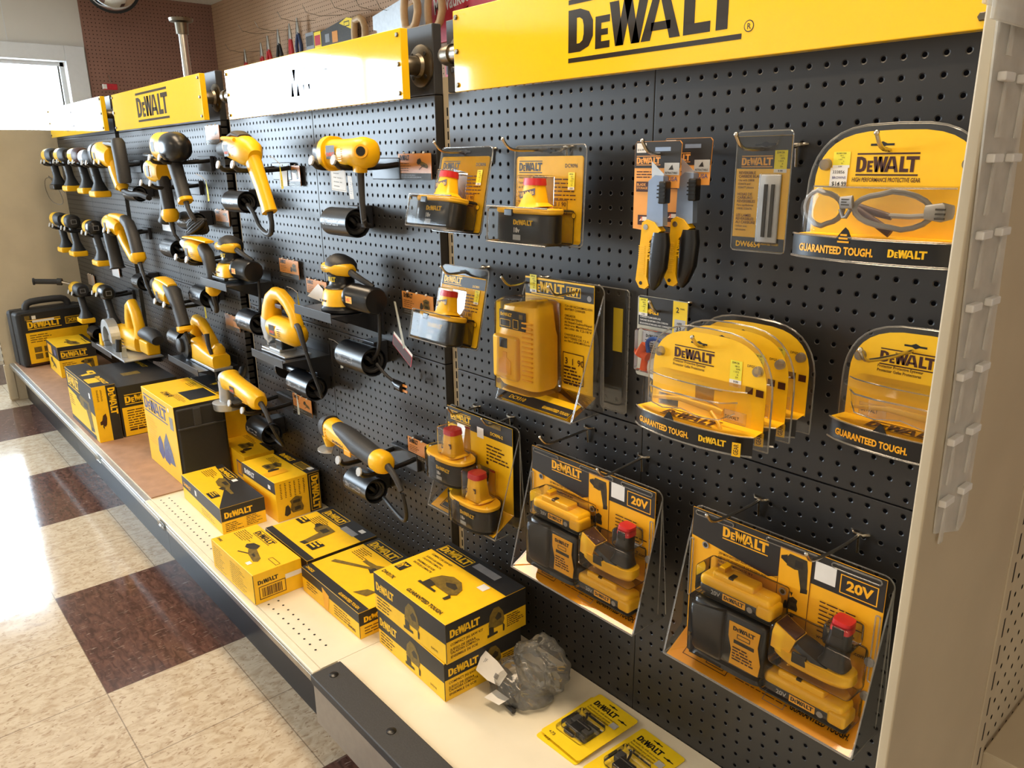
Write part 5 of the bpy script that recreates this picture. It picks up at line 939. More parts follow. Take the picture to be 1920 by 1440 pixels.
# ------------------------------------------------------------------ display brackets, cord tubes and tools
def cradle(x, z, lab, yf=-6.9, sp=2.1, zr=.0):
    if x > -100: z -= .35
    r = root('tool_cradle', (x, 0, z), 0, lab, 'bracket', 'black tool cradles')
    b = MB(); b.box((-sp-.4, -.5, -1.4), (sp+.4, -.02, .6), LIP, .08); b.build('back_plate', r)
    for s in (-1, 1):
        b = MB(); b.tube([(s*sp, -.3, 0), (s*sp, -2.2, -.2), (s*sp, -4.6, -.25), (s*sp, yf+.5, -.2), (s*sp, yf, .3)], .26, BPL, 10, sm=1); a = b.build('arm', r)
        b = MB(); b.lathe((s*sp, yf-.05, .45), (0, -1, .25), [(0, .46), (.16, .46)], LGREY, 8); b.build('end_cap', a)
def shelf(x0, x1, z, yf, lab):
    r = root('display_shelf', ((x0+x1)/2, 0, z), 0, lab, 'shelf', 'small dark display shelves'); w = (x1-x0)/2
    b = MB(); b.box((-w, yf, -.12), (w, -.02, 0), LIP, .03); b.box((-w, yf-.08, -.65), (w, yf, .35), LIP, .03); b.build('plate', r)
    b = MB(); b.box((-w, -.12, 0), (w, -.02, 1.3), LIP, .03); b.build('back_lip', r)
    for s in (-1, 1): b = MB(); b.prism([(0, 0), (yf*.96, 0), (0, -2.6)], (s*(w-.12), 0, -.12), Y3, Z3, .08, LIP); b.build('gusset', r)
def cordtube(xr, z, rr, L, lab, cord=True):
    r = root('cord_tube', (xr-L/2, -2.6, z), 0, lab, 'tube', 'black cord tubes under the tools')
    b = MB(); h = L/2; b.lathe((0, 0, 0), X3, [(-h, .05), (-h, rr), (h, rr), (h, rr-.09), (-h+.2, rr-.09), (-h+.2, .05)], TUBE, 36, cap=False)
    vs, fs, W0 = glyphs('DEWALT', .03); wd = min(3.4, L*.72)
    P = [[(p[0], p[1]) for p in g] for g in LOGO]
    for g in P:
        q = []
        for px, py in g:
            a = math.radians(-10)+py*.42; q.append((-h+.45+px/5.14*wd, -math.cos(a)*(rr+.015), math.sin(a)*(rr+.015)))
        b.add(q, [tuple(range(len(q)))], GREY)
    b.build('tube', r)
    MB().box((-h*.3, rr*.6, -rr*.5), (h*.5, 2.55, rr*1.1), LIP, .08).build('bracket', r)
    if cord:
        b = MB()
        for k in range(3): b.tube([(h-.5+.25*math.cos(t+k)-.3*k, (rr-.38)*math.cos(t)*(1-.12*k), (rr-.38)*math.sin(t)*(1-.15*k)) for t in [i*2*PI/14 for i in range(15)]], .17, RUB, 7)
        b.tube([(h-3, .5, -.5), (h-.6, .2, -.3), (h-.2, -.4, .3), (h-.9, -.6, .6)], .2, RUB, 7, sm=1); b.build('coiled_cord', r)
TUBES = [(-61.5, 47.6, 1.32, 5.1, 'cord tube under the yellow drill in the top row of the middle bay'), (-35.1, 46.4, 1.42, 5.1, 'lettered cord tube under the barrel shaped yellow tool'), (-61.5, 32.3, 1.5, 4.6, 'cord tube left of the jigsaw'), (-33.7, 32.5, 1.52, 5.5, 'biggest cord tube, below the round palm sander shelf'), (-47.2, 26.7, 1.43, 5.2, 'cord tube below the right end of the jigsaw shelf'), (-61.7, 17.1, 1.5, 5.3, 'cord tube below the angle grinder'), (-35.0, 17.7, 1.42, 4.8, 'lowest cord tube, under the oscillating tool'),
         (-105.1, 47.6, 1.25, 5.6, 'cord tube under the upper corded impact tool of the left bay'), (-79.6, 44.3, 1.3, 5.4, 'cord tube below the hammer drill with the black dome'), (-89.0, 39.7, 1.48, 5.1, 'cord tube left of the screwdriver with the silver nose'), (-78.7, 33.6, 1.51, 4.6, 'cord tube below the screwdriver with the silver nose'), (-92.3, 25.0, 1.45, 4.7, 'cord tube left of the planer'), (-109.5, 32.4, 1.39, 3.6, 'cord tube behind the rotary hammer handle'), (-149.6, 16.8, 1.3, 5.0, 'cord tube just left of the circular saw shelf')]
for i, t in enumerate(TUBES): cordtube(*t, cord=i not in (11, 13))
r = root('cord_reel', (-54.9, -1.8, 27.4), 0, 'empty black reel shaped cord holder left of the tube under the jigsaw shelf', 'reel')
MB().lathe((0, 0, 0), X3, [(-2.1, .1), (-2.1, 1.5), (-1.9, 1.5), (-1.9, .55), (2.0, .55), (2.0, .75), (2.1, .75), (2.1, .05)], BPL, 28).build('reel', r); MB().box((-.6, .4, -.4), (.4, 1.78, .4), LIP, .05).build('bracket', r)
shelf(-43.7, -35.6, 37.35, -6.0, 'display shelf under the round palm sander of the middle bay'); shelf(-56.8, -48.2, 30.2, -6.0, 'display shelf under the jigsaw'); shelf(-71.4, -62.7, 37.4, -6.0, 'display shelf under the square palm sander')
shelf(-90.5, -77.6, 23.3, -6.0, 'display shelf under the planer'); shelf(-130.5, -116.6, 19.1, -8.2, 'display shelf under the circular saw')
for x, z, lb in ((-55.8, 52.0, 'cradle under the yellow drill'), (-32.8, 52.3, 'cradle under the barrel shaped tool'), (-80.5, 53.0, 'cradle under the black domed tool'), (-86, 49.6, 'cradle under the grey nosed hammer drill'), (-75.0, 39.9, 'cradle under the silver nosed screwdriver'), (-87.5, 32.2, 'cradle under the black gripped drill'), (-61.5, 22.0, 'cradle under the angle grinder'), (-32.4, 22.6, 'cradle under the oscillating tool'), (-112, 52.3, 'cradle under the yellow impact tool of the left bay'), (-113, 41.0, 'cradle under the D-handled rotary hammer'),
                 (-153.8, 52.6, 'cradle under the leftmost battery drill of the top row'), (-142.5, 52.6, 'cradle under the second battery drill of the top row'), (-130, 52.4, 'cradle under the third battery drill of the top row'), (-120.5, 52.2, 'cradle under the fourth battery drill of the top row'), (-156.8, 39.6, 'cradle under the leftmost drill of the second row'), (-146, 39.6, 'cradle under the second drill of the second row'), (-129, 39.7, 'cradle under the third drill of the second row'), (-149.7, 26.0, 'cradle under the drill with long side handle'), (-128.8, 28.3, 'cradle under the battery tool above the circular saw')):
    cradle(x, z, lb, yf=-7.0 if x > -100 else -6.6, sp=2.1 if x > -100 else 1.5)
def tool(name, xc, yc, zc, lab, cat, parts, group=None):
    r = root(name, (xc, yc, zc), 0, lab, cat, group); O = {}
    for p in parts:
        nm, m, pts = p[0], p[1], p[2]; e = p[3] if len(p) > 3 else 2.3
        b = MB(); b.loft([(q[0]-xc, (q[4] if len(q) > 4 else 0), q[1]-zc, q[2], q[3]) for q in pts], m, e=e, n=28)
        if len(p) > 4 and p[4]: p[4](b, lambda x, z: (x-xc, z-zc))
        O[nm] = b.build(nm, r, sharp=55)
    return r, O
def badge(x, z, ry, w=1.3, h=1.1, logo=True, vents=True, vx=2.2):
    def fn(b, T):
        X, Z = T(x, z); f = Fr(b, (X, -ry, Z), X3, Z3); f.k = .03; f.rect(0, 0, w, h, PICD)
        if logo: f.logo(.1, h*.2, w-.2, ORNG if w > 1 else YCARD, bars=False, hs=1.3)
        if vents:
            for i in range(4):
                for j in range(4): f.disc(vx+j*.27, .1+i*.26+j*.04, .07, BRN, 8)
    return fn
def slots(x, z, ry, n=5, w=.7, p=.24, m=BRN):
    def fn(b, T):
        X, Z = T(x, z); f = Fr(b, (X, -ry, Z), X3, Z3); f.k = .03
        for i in range(n): f.rect(0, i*p, w, i*p+.09, m)
    return fn
def cord(r, xc, yc, zc, pts, rad=.17, boot=None):
    rad *= 1.2
    b = MB(); b.tube([(p[0]-xc, p[1]-yc, p[2]-zc) for p in pts], rad, RUB, 8, sm=2); o = b.build('power_cord', r)
    if boot: d = MB(); d.tube([(p[0]-xc, p[1]-yc, p[2]-zc) for p in boot], [.38, .24], GRIP, 12, sm=1); d.build('cord_boot', o)
def both(*fs): return lambda b, T: [f(b, T) for f in fs]
# middle bay, top row
r, O = tool('corded_drill', -55.5, -5, 50, 'yellow corded drill with handle down in the top row of the middle bay', 'drill', [
    ('housing', YEL, [(-58.6, 54.0, 1.05, 1.0), (-58.0, 54.0, 1.3, 1.25), (-56.4, 53.9, 1.5, 1.4), (-54.6, 53.6, 1.6, 1.45), (-53.2, 53.2, 1.45, 1.3), (-52.4, 52.8, .9, .8)], 2.4, badge(-57.6, 53.0, 1.36, 1.3, 1.3)),
    ('handle', YEL, [(-53.6, 53.6, .9, .9), (-52.6, 51.9, .95, .8), (-51.2, 49.6, .85, .72), (-50.2, 47.6, .85, .72), (-49.95, 47.0, .9, .78)], 2.6),
    ('nose_ring', GREY, [(-59.3, 54.05, .95, .92), (-58.5, 54.0, 1.12, 1.08)]), ('chuck', RUB, [(-62.6, 53.7, .3, .3), (-61.6, 53.85, .75, .72), (-59.4, 54.0, .95, .9)]), ('top_grip', GRIP, [(-57.6, 55.2, .3, .9), (-56.2, 55.45, .35, 1.0), (-54.6, 55.1, .25, .8)])])
MB().tube([(-3.2, -1.0, 5.0), (-.8, -1.35, 4.95), (1.0, -1.3, 4.75)], .22, YEL, 8, sm=1).build('grip_ridge', r)
cord(r, -55.5, -5, 50, [(-49.9, -5, 46.9), (-49.6, -5, 45.4), (-50.6, -5, 44.3), (-54.2, -4.6, 45.0), (-58.0, -3.4, 46.4), (-61.2, -2.8, 47.3)], .24, [(-49.95, -5, 47.0), (-49.8, -5, 46.2)])
r, O = tool('cut_out_tool', -32, -5, 50, 'barrel shaped yellow corded tool with round rear opening, top row', 'power tool', [
    ('housing', YEL, [(-34.3, 53.0, 1.28, 1.25), (-32.5, 53.0, 1.25, 1.2), (-30.6, 53.0, 1.25, 1.2), (-29.0, 53.0, 1.35, 1.3), (-28.2, 52.95, 1.25, 1.2), (-27.75, 52.9, .8, .8)], 2.2, both(badge(-33.6, 52.5, 1.24, 1.6, 1.2, True, False), slots(-31.6, 52.3, 1.2, 6, .7, .2, YDK))),
    ('front_flange', YEL, [(-35.3, 53.0, 1.4, 1.35), (-34.9, 53.0, 1.6, 1.55), (-34.2, 53.0, 1.55, 1.5)]), ('nose_collar', BPL, [(-36.8, 53.0, .9, .85), (-36.4, 53.0, 1.25, 1.2), (-35.2, 53.0, 1.3, 1.25)])])
b = MB(); b.lathe((4.0, -.85, 3.1), (1, -.9, .12), [(0, .62), (.16, .6), (.17, .45)], YDK, 20); b.lathe((4.08, -.93, 3.11), (1, -.9, .12), [(0, .42), (.12, .4), (.13, .01)], DARK, 20); b.build('rear_port', r)
b = MB(); b.loft([(2.6, -.2, 2.1, .65, .6), (2.5, -.2, 1.35, .6, .55)], YEL, e=3); b.build('cord_collar', r)
cord(r, -32, -5, 50, [(-29.4, -5.2, 47.2), (-29.8, -4.8, 46.6), (-31.5, -3.2, 46.4), (-35, -2.6, 46.2)], .2, [(-29.5, -5.2, 51.4), (-29.55, -5.2, 49), (-29.6, -5.1, 46.8)])
b = MB(); f = Fr(b, (-37.2, -4.0, 49.6), (1, 0, -.06), Z3); f.rect(0, 0, 2.9, 2.2, WHITE); f.frame(.1, .1, 2.8, 2.1, .05, OLIVE); f.lines(.5, 1.6, 1.9, 4, .4, OLIVE, .25); b.build('warning_tag'); tag(bpy.data.objects['warning_tag'], 'pale paper warning tag hanging below the barrel shaped tool', 'tag')
b = MB(); f = Fr(b, (-32.9, -4.6, 48.9), (1, 0, -.1), Z3); f.poly([(.2, 0), (.95, .1), (.75, 2.1), (0, 2.1)], WHITE); f.lines(.3, 1.9, .4, 8, .2, GREY, .4); tag(b.build('care_label'), 'narrow white label hanging under the barrel shaped tool', 'label')
# sanders
def sander(xc, zc, square, lab):
    r = root('palm_sander', (xc, -3.3, zc), 0, lab, 'sander', 'palm sanders with black dust canisters')
    b = MB()
    if square: b.box((-2.1, -2.1, .25), (2.1, 2.1, .7), BPL, .1); b.box((-2.3, -1.6, .35), (2.3, 1.6, .6), SILV, .1); b.tube([(-2.2, -1.6, .6), (-2.4, -1.8, 1.0), (-1.2, -2.0, .9)], .09, ZINC, 6)
    else: b.lathe((0, 0, .02), Z3, [(0, 2.2), (.1, 2.35), (.4, 2.35), (.55, 2.2), (.8, 2.1)], BPL, 36)
    b.build('sanding_pad', r)
    b = MB()
    if square: b.loft([(0, 0, .7, 1.95, 1.95), (0, 0, 1.6, 1.9, 1.9), (0, 0, 2.2, 1.6, 1.6), (0, 0, 2.5, 1.3, 1.3)], YEL, e=4)
    else: b.loft([(0, 0, .75, 2.15, 2.15), (0, 0, 1.3, 2.05, 2.05), (0, 0, 2.0, 1.95, 1.95), (0, 0, 2.5, 1.6, 1.6), (0, 0, 2.65, 1.35, 1.35)], YEL, e=2.2, n=32)
    f = Fr(b, (-1.3, -1.93 if square else -2.06, 1.15), X3, Z3); f.k = .03
    for k in range(3): f.rect(.2+k*.5, 0, .5+k*.5, .22, DARK)
    f.poly([(.3, 1.0), (.8, 1.0), (.8, .8)], OLIVE) if False else None
    b.build('body', r, sharp=60)
    b = MB(); b.loft([(0, 0, 2.45, 1.75, 1.75), (0, 0, 2.75, 1.35, 1.35), (0, 0, 3.2, 1.28, 1.28), (0, 0, 4.0, 1.32, 1.32)], BPL, n=32)
    P = []
    for g in LOGO:
        q = []
        for px, py in g: a = -PI/2-.75+px/5.14*1.35; q.append((1.34*math.cos(a), 1.34*math.sin(a), 3.15+py*.5))
        P.append(q)
    for q in P: b.add(q, [tuple(range(len(q)))], LEM)
    b.build('neck', r, sharp=60)
    b = MB(); b.loft([(-.05, 0, 3.85, 1.35, 1.35), (0, 0, 4.2, 1.72, 1.6), (0, 0, 4.8, 1.75, 1.62), (0, 0, 5.3, 1.5, 1.35), (.1, 0, 5.6, .9, .8), (.1, 0, 5.68, .3, .3)], GRIP, n=32); b.build('top_cap', r, sharp=60)
    b = MB(); b.loft([(-1.7, -.12, 4.5, .5, .9), (-1.2, -.25, 4.5, .62, 1.4), (0, -.3, 4.5, .62, 1.42), (1.0, -.25, 4.4, .68, 1.25), (1.9, -.1, 4.3, .6, .7), (2.2, 0, 4.25, .45, .5)], YEL, e=2.6)
    f = Fr(b, (-1.35, -1.7, 4.25), X3, Z3); f.k = .03
    for i in range(3):
        for k in range(4): f.rect(k*.32, i*.2, k*.32+.22, i*.2+.08, BRN)
    b.build('grip_band', r, sharp=60)
    b = MB(); b.lathe((2.1, 0, 1.75), X3, [(0, 1.0), (.05, 1.35), (.7, 1.38), (.75, 1.33), (4.2, 1.36), (4.5, 1.2), (4.55, .1)], BPL, 32)
    f = Fr(b, (3.0, -1.35, 1.5), X3, Z3); f.k = .03; f.logo(0, .0, 1.15, ORNG, hs=1.9, box=LEM); f.k += 0
    b.build('dust_canister', r, sharp=50)
    cord(r, xc, -3.3, zc, [(xc+4.6, -2.6, zc+3.0), (xc+5.2, -2.2, zc+2.0), (xc+5.0, -2.2, zc-3.5), (xc+3.5, -2.6, zc-5)], .17, [(xc+2.0, -3.4, zc+4.2), (xc+3.4, -3.2, zc+3.7), (xc+4.8, -2.5, zc+2.9)])
sander(-37.9, 37.4, False, 'round palm sander with black canister and lettering on its neck, middle bay'); sander(-66.9, 37.45, True, 'square palm sander with silver clamps at the bay edge')
# jigsaw
r = root('jigsaw', (-52.5, -3.4, 30.25), 0, 'yellow jigsaw with D-handle standing on a dark display shelf', 'jigsaw')
b = MB(); b.loft([(-2.7, 0, 2.9, 1.35, 1.3), (-1.5, 0, 2.95, 1.45, 1.4), (1.2, 0, 2.8, 1.5, 1.45), (3.0, 0, 2.7, 1.45, 1.4), (3.9, 0, 2.65, 1.1, 1.05), (4.25, 0, 2.6, .4, .4)], YEL, n=32); T = lambda x, z: (x, z)
badge(-1.4, 2.3, 1.42, 1.5, 1.25, True, False)(b, T); slots(.9, 2.2, 1.46, 5, .7, .26)(b, T); b.build('motor_housing', r, sharp=60)
b = MB(); b.loft([(-3.6, 0, 4.0, 1.15, 1.15), (-3.7, 0, 2.8, 1.2, 1.2), (-3.6, 0, 1.4, 1.0, 1.0), (-3.3, 0, .9, .7, .7)], SILV, e=3.2, n=28); b.build('gear_case', r, sharp=60)
b = MB(); b.loft([(-3.5, 0, 3.9, 1.15, 1.18), (-3.2, 0, 5.2, 1.1, 1.05), (-2.7, 0, 6.3, .95, .9), (-1.6, 0, 7.0, .8, .75), (-.2, 0, 7.0, .72, .68), (1.4, 0, 6.3, .7, .66), (2.8, 0, 5.1, .68, .66), (3.3, 0, 4.1, .7, .7), (3.3, 0, 3.2, .8, .8)], YEL, e=2.6, n=24); b.build('d_handle', r, sharp=60)
b = MB(); b.box((-1.6, -.35, 5.3), (.2, .35, 5.9), BRN, .15); b.build('trigger', r)
b = MB(); b.box((-3.6, -1.7, .02), (2.9, 1.7, .22), SILV, .05); b.box((-2.6, -1.1, .2), (.3, 1.1, .55), SILV, .12); b.box((-4.6, -1.2, .04), (-2.6, -.5, .3), SILV, .1); b.box((-4.6, .5, .04), (-2.6, 1.2, .3), SILV, .1); b.build('shoe', r)
MB().box((-1.4, -.8, .5), (.4, .8, 1.7), BPL, .15).build('shoe_mount', r)
MB().tube([(-4.3, -.5, 1.9), (-4.4, -.5, .6), (-3.9, -.6, .35), (-3.5, -.6, 1.2)], .08, ZINC, 8, sm=1).build('blade_guard', r); MB().box((-3.3, -.04, -.0), (-3.05, .04, 1.0), STEEL).build('blade', r)
cord(r, -52.5, -3.4, 30.25, [(-47.2, -3.6, 31.6), (-46.2, -3.4, 29), (-45.3, -3, 26.5), (-45.8, -2.7, 25.9), (-47.6, -2.6, 26.3)], .19, [(-49.1, -3.6, 34.3), (-47.9, -3.8, 34.0), (-47.3, -3.8, 32.6), (-47.1, -3.6, 31.5)])
# grinder
r, O = tool('angle_grinder', -63, -5, 21, 'yellow angle grinder pointing at the shelf with a pale disc', 'grinder', [
    ('housing', YEL, [(-68.6, 24.0, 1.25, 1.2), (-68.0, 23.95, 1.45, 1.4), (-67.2, 23.9, 1.2, 1.15), (-64.5, 23.6, 1.15, 1.1), (-61.0, 23.2, 1.2, 1.15), (-59.2, 23.0, 1.2, 1.15), (-58.4, 22.9, .9, .85)], 2.5, both(badge(-65.6, 23.0, 1.14, 1.5, .9, True, False), slots(-61.6, 22.5, 1.16, 4, 1.5, .22, YDK))),
    ('gear_head', SILV, [(-70.4, 23.6, .7, .8), (-69.6, 23.8, 1.1, 1.1), (-68.6, 23.95, 1.2, 1.15)])])
b = MB(); b.lathe((-7.2, 0, -.4), Z3, [(-1.1, 1.9), (-.2, 2.0), (-.1, 1.8), (0, 1.0), (1.8, .9), (2.8, .9)], SILV, 32); b.build('guard', r); b = MB(); b.lathe((-7.2, 0, -1.6), Z3, [(0, 1.85), (.9, 1.95)], OLGREY, 32); b.build('disc', r)
MB().tube([(-5.6, .9, 2.6), (-7.5, 2.4, 2.4), (-9.5, 3.6, 2.9)], .55, BPL, 12).build('side_handle', r)
cord(r, -63, -5, 21, [(-56.0, -5, 20.6), (-55.9, -4.4, 19), (-56.6, -3.2, 17.0), (-59.5, -2.7, 16.6), (-61.8, -2.6, 17)], .2, [(-58.5, -5, 22.8), (-57.2, -5, 22.2), (-56.0, -5, 20.8)])
# oscillating tool
r, O = tool('oscillating_tool', -34, -5, 22, 'black and yellow oscillating tool in its cradle, lowest right of the tools', 'power tool', [
    ('housing', YEL, [(-39.6, 24.4, 1.2, 1.1), (-38.6, 24.3, 1.2, 1.1), (-36.8, 24.0, 1.05, 1.05), (-34.2, 23.8, 1.0, 1.0), (-33.0, 23.7, .9, .92)], 2.4, lambda b, T: (Fr(b, (-4.4, -1.06, 1.7), (1, .02, -.08), Z3).logo(.8, 0, 2.3, BRN, bars=False, hs=1.1))),
    ('head', GRIP, [(-41.0, 24.3, .6, .6), (-40.6, 24.4, 1.15, 1.05), (-39.5, 24.5, 1.3, 1.15)]),
    ('sleeve', GRIP, [(-38.2, 24.75, .7, .85), (-36.0, 24.5, .9, 1.0), (-33.5, 23.95, 1.05, 1.12), (-31.0, 23.6, 1.0, 1.05), (-29.9, 23.5, 1.0, 1.02)]),
    ('end_ring', YEL, [(-30.2, 23.5, 1.1, 1.1), (-29.2, 23.45, 1.15, 1.15), (-28.5, 23.4, .95, .95), (-28.3, 23.4, .6, .6)])])
b = MB(); f = Fr(b, (-5.1, -1.1, 1.6), X3, Z3)
for k in range(4): b.box((-5.3+.0*k, -1.16, 1.5+k*.36), (-4.9, -1.06, 1.72+k*.36), YDK, .04)
b.box((-1.2, -1.06, .9), (.2, -.96, 1.5), YDK, .1); b.build('vents', r)
b = MB(); b.lathe((-6.2, 0, .2), Z3, [(0, .5), (1.2, .8)], YEL, 20); b.prism([(math.cos(a)*1.5, math.sin(a)*1.5) for a in [PI*.75+i*PI*1.1/12 for i in range(13)]], (-6.0, 0, -.15), X3, Y3, .12, SILV); b.build('blade', r)
cord(r, -34, -5, 22, [(-25.9, -5, 21.2), (-25.6, -4.8, 19.2), (-26.6, -4.4, 17.6), (-29.5, -3.6, 17.3), (-33.4, -2.7, 17.5)], .17, [(-28.4, -5, 23.3), (-27.2, -5, 22.8), (-26.0, -5, 21.4)])
# left bay
r, O = tool('impact_wrench', -79.5, -5, 48, 'large yellow corded impact tool with a black dome at its rear', 'power tool', [
    ('housing', YEL, [(-84.0, 54.6, 1.5, 1.4), (-82.8, 54.6, 1.9, 1.8), (-80.6, 54.5, 1.95, 1.85), (-79.0, 54.4, 1.9, 1.8)], 2.3, badge(-82.2, 53.9, 1.82, 1.3, 1.3, False, False)),
    ('nose', SILV, [(-86.6, 54.5, .5, .5), (-85.4, 54.6, 1.0, .95), (-83.9, 54.6, 1.6, 1.5)]), ('rear_dome', BPL, [(-79.2, 54.4, 1.95, 1.85), (-77.6, 54.4, 2.0, 1.9), (-76.0, 54.3, 1.6, 1.55), (-75.2, 54.2, .8, .8)]),
    ('handle', GRIP, [(-79.3, 53.0, 1.0, .95), (-78.6, 51.4, .95, .9), (-77.4, 49.0, .9, .85), (-76.7, 47.6, .95, .9)], 2.6), ('foot', YEL, [(-76.8, 47.7, 1.0, .95), (-76.6, 47.3, 1.0, .95)], 2.6)])
cord(r, -79.5, -5, 48, [(-76.2, -5, 46.6), (-74.9, -4.6, 44.9), (-76.5, -3.6, 43.4), (-79, -2.7, 44.2)], .22, [(-76.5, -5, 47.3), (-76.0, -5, 46.2), (-75.2, -4.8, 44.9)])
b = MB()
for k in range(6): b.tube([(3.6+1.3*math.cos(t)+.1*k, 1.0+.9*math.cos(t+.5)-.1*k, -4.0+1.0*math.sin(t+k*.45)) for t in [i*2*PI/12 for i in range(13)]], .2, RUB, 7)
b.build('cord_bundle', r)
MB().tube([(-7.0, .5, 5.8), (-10.5, .9, 5.4), (-16, 1.2, 5.6)], .36, BPL, 12).build('side_bar', r)
r, O = tool('hammer_drill', -85.5, -5, 44.5, 'yellow hammer drill with grey nose ring below the black domed tool', 'drill', [
    ('housing', YEL, [(-88.2, 51.5, 1.45, 1.35), (-87.0, 51.4, 1.6, 1.5), (-84.8, 51.3, 1.55, 1.45), (-83.9, 51.2, 1.2, 1.1)], 3, both(badge(-86.9, 50.6, 1.52, 1.2, 1.5, False, False), slots(-85.4, 50.5, 1.48, 7, .6, .22))), ('nose_ring', LGREY, [(-89.6, 51.5, 1.0, .95), (-89.0, 51.5, 1.4, 1.3), (-88.1, 51.5, 1.5, 1.4)]), ('chuck', BPL, [(-91.6, 51.3, .5, .5), (-89.6, 51.4, .9, .85)]),
    ('handle', GRIP, [(-84.9, 50.4, 1.0, .95), (-84.4, 48.4, .9, .88), (-83.9, 45.8, .88, .85)], 2.6), ('foot', YEL, [(-83.9, 46.0, 1.0, 1.0), (-83.8, 45.4, 1.25, 1.2), (-83.8, 44.7, 1.1, 1.05), (-83.8, 44.3, .7, .7)], 2.6), ('side_handle', GRIP, [(-87.5, 49.6, .65, .7, 1.2), (-88.4, 47.4, .8, .85, 1.2), (-89.6, 44.6, .85, .9, 1.2), (-89.9, 44.0, 1.05, 1.1, 1.2)], 2.3)])
cord(r, -85.5, -5, 44.5, [(-83.2, -5, 42.6), (-82.6, -4.4, 41.4), (-84.5, -3.2, 40.1), (-88.8, -2.7, 39.8)], .2, [(-83.8, -5, 44.4), (-83.4, -5, 43.2), (-83.1, -5, 42.4)])
r, O = tool('impact_wrench', -109, -5, 48.5, 'yellow corded impact tool with upright black cylinder, left end of the left bay', 'power tool', [
    ('housing', YEL, [(-115.2, 54.0, 1.7, 1.6), (-113.6, 54.0, 2.0, 1.9), (-110.6, 53.8, 2.0, 1.9), (-108.4, 53.4, 1.5, 1.4)], 2.3, badge(-112.8, 53.2, 1.92, 1.0, 1.0, False)), ('nose_ring', LIP, [(-117.8, 54.0, 1.1, 1.1), (-116.2, 54.0, 2.0, 1.9), (-115.0, 54.0, 1.9, 1.8)]),
    ('handle', YEL, [(-109.6, 53.0, 1.1, .8), (-108.8, 51.0, .9, .72), (-107.0, 48.7, .85, .7)], 3), ('side_handle', GRIP, [(-104.8, 56.0, .8, .85), (-104.6, 55.6, 1.05, 1.05), (-104.2, 52.8, 1.02, 1.02), (-103.9, 49.8, 1.05, 1.05), (-103.9, 49.4, .9, .9)], 2.4), ('top_bar', BPL, [(-110.6, 55.6, .35, .8), (-107.5, 55.5, .45, .7), (-104.9, 55.2, .45, .6)], 3), ('foot', YEL, [(-105.6, 48.9, .9, .9), (-105.3, 48.3, .6, .6)], 3)])
cord(r, -109, -5, 48.5, [(-105.2, -5, 48.2), (-102.4, -4.8, 47.7), (-99.2, -4.2, 47.8), (-96.5, -3.4, 47.0), (-105.4, -2.7, 47.6)], .36)
r, O = tool('rotary_hammer', -108, -5, 37, 'yellow rotary hammer with a black D-handle on the left bay', 'power tool', [
    ('housing', YEL, [(-116.3, 42.4, 1.5, 1.4), (-114.6, 42.4, 1.75, 1.65), (-112.0, 42.2, 1.7, 1.6), (-110.2, 41.8, 1.2, 1.1)], 2.4, badge(-114.2, 41.6, 1.66, 1.0, 1.2, False)), ('nose_ring', LGREY, [(-119.0, 42.4, .7, .7), (-117.4, 42.4, 1.3, 1.25), (-116.2, 42.4, 1.6, 1.5)]),
    ('strut', YEL, [(-111.0, 41.2, .9, .7), (-109.2, 39.4, .7, .6), (-106.0, 37.4, .7, .6), (-104.6, 37.2, .7, .65)], 3), ('top_strap', YEL, [(-113.6, 43.9, .4, .9), (-109.5, 43.8, .5, .8), (-107.2, 43.4, .6, .75)], 3), ('d_handle', GRIP, [(-107.4, 43.5, .8, .8), (-105.2, 42.8, .95, .9), (-103.6, 40.8, .95, .95), (-102.6, 38.2, .95, .95)], 2.5), ('foot', YEL, [(-102.8, 38.3, 1.15, 1.1), (-102.6, 37.3, 1.2, 1.15), (-102.4, 36.8, .7, .7)], 3),
    ('side_handle', GRIP, [(-118.4, 40.6, .9, 1.0), (-117.2, 37.6, .95, 1.05), (-116.4, 35.0, 1.0, 1.15), (-116.3, 34.6, 1.2, 1.3)], 2.4)])
cord(r, -108, -5, 37, [(-101.9, -5, 36.4), (-100.6, -5, 33.6), (-99.6, -4.6, 31.4), (-103, -3.4, 30.8), (-109.6, -2.7, 32.3)], .22, [(-102.3, -5, 36.8), (-101.6, -5, 35.6), (-101, -5, 34.6)])
r, O = tool('screwdriver', -74, -5, 36, 'yellow drywall screwdriver with silver nose and black grip above the planer', 'drill', [
    ('housing', YEL, [(-77.3, 41.3, .95, .9), (-76.4, 41.1, 1.2, 1.1), (-74.2, 40.9, 1.35, 1.25), (-72.4, 40.7, 1.2, 1.1), (-71.8, 40.6, .7, .7)], 2.3, badge(-75.8, 40.2, 1.24, 1.0, 1.1, False)), ('nose', SILV, [(-79.8, 41.6, .5, .5), (-78.6, 41.5, .75, .72), (-77.2, 41.3, .9, .85)]),
    ('handle', GRIP, [(-72.2, 41.3, .9, .8), (-70.8, 40.6, .95, .8), (-70.3, 38.6, .8, .7), (-70.2, 36.4, .78, .7)], 2.6), ('foot', YEL, [(-70.3, 36.5, .9, .85), (-70.3, 35.8, .95, .9), (-70.4, 35.3, .5, .5)], 3), ('top_guard', YEL, [(-78.0, 42.5, .16, .7), (-74, 42.6, .2, .85), (-69.6, 42.4, .16, .6)], 3)])
cord(r, -74, -5, 36, [(-70.4, -5, 35.2), (-70.6, -4.7, 33.6), (-73, -4, 32.4), (-78.4, -2.7, 33.4)], .3)
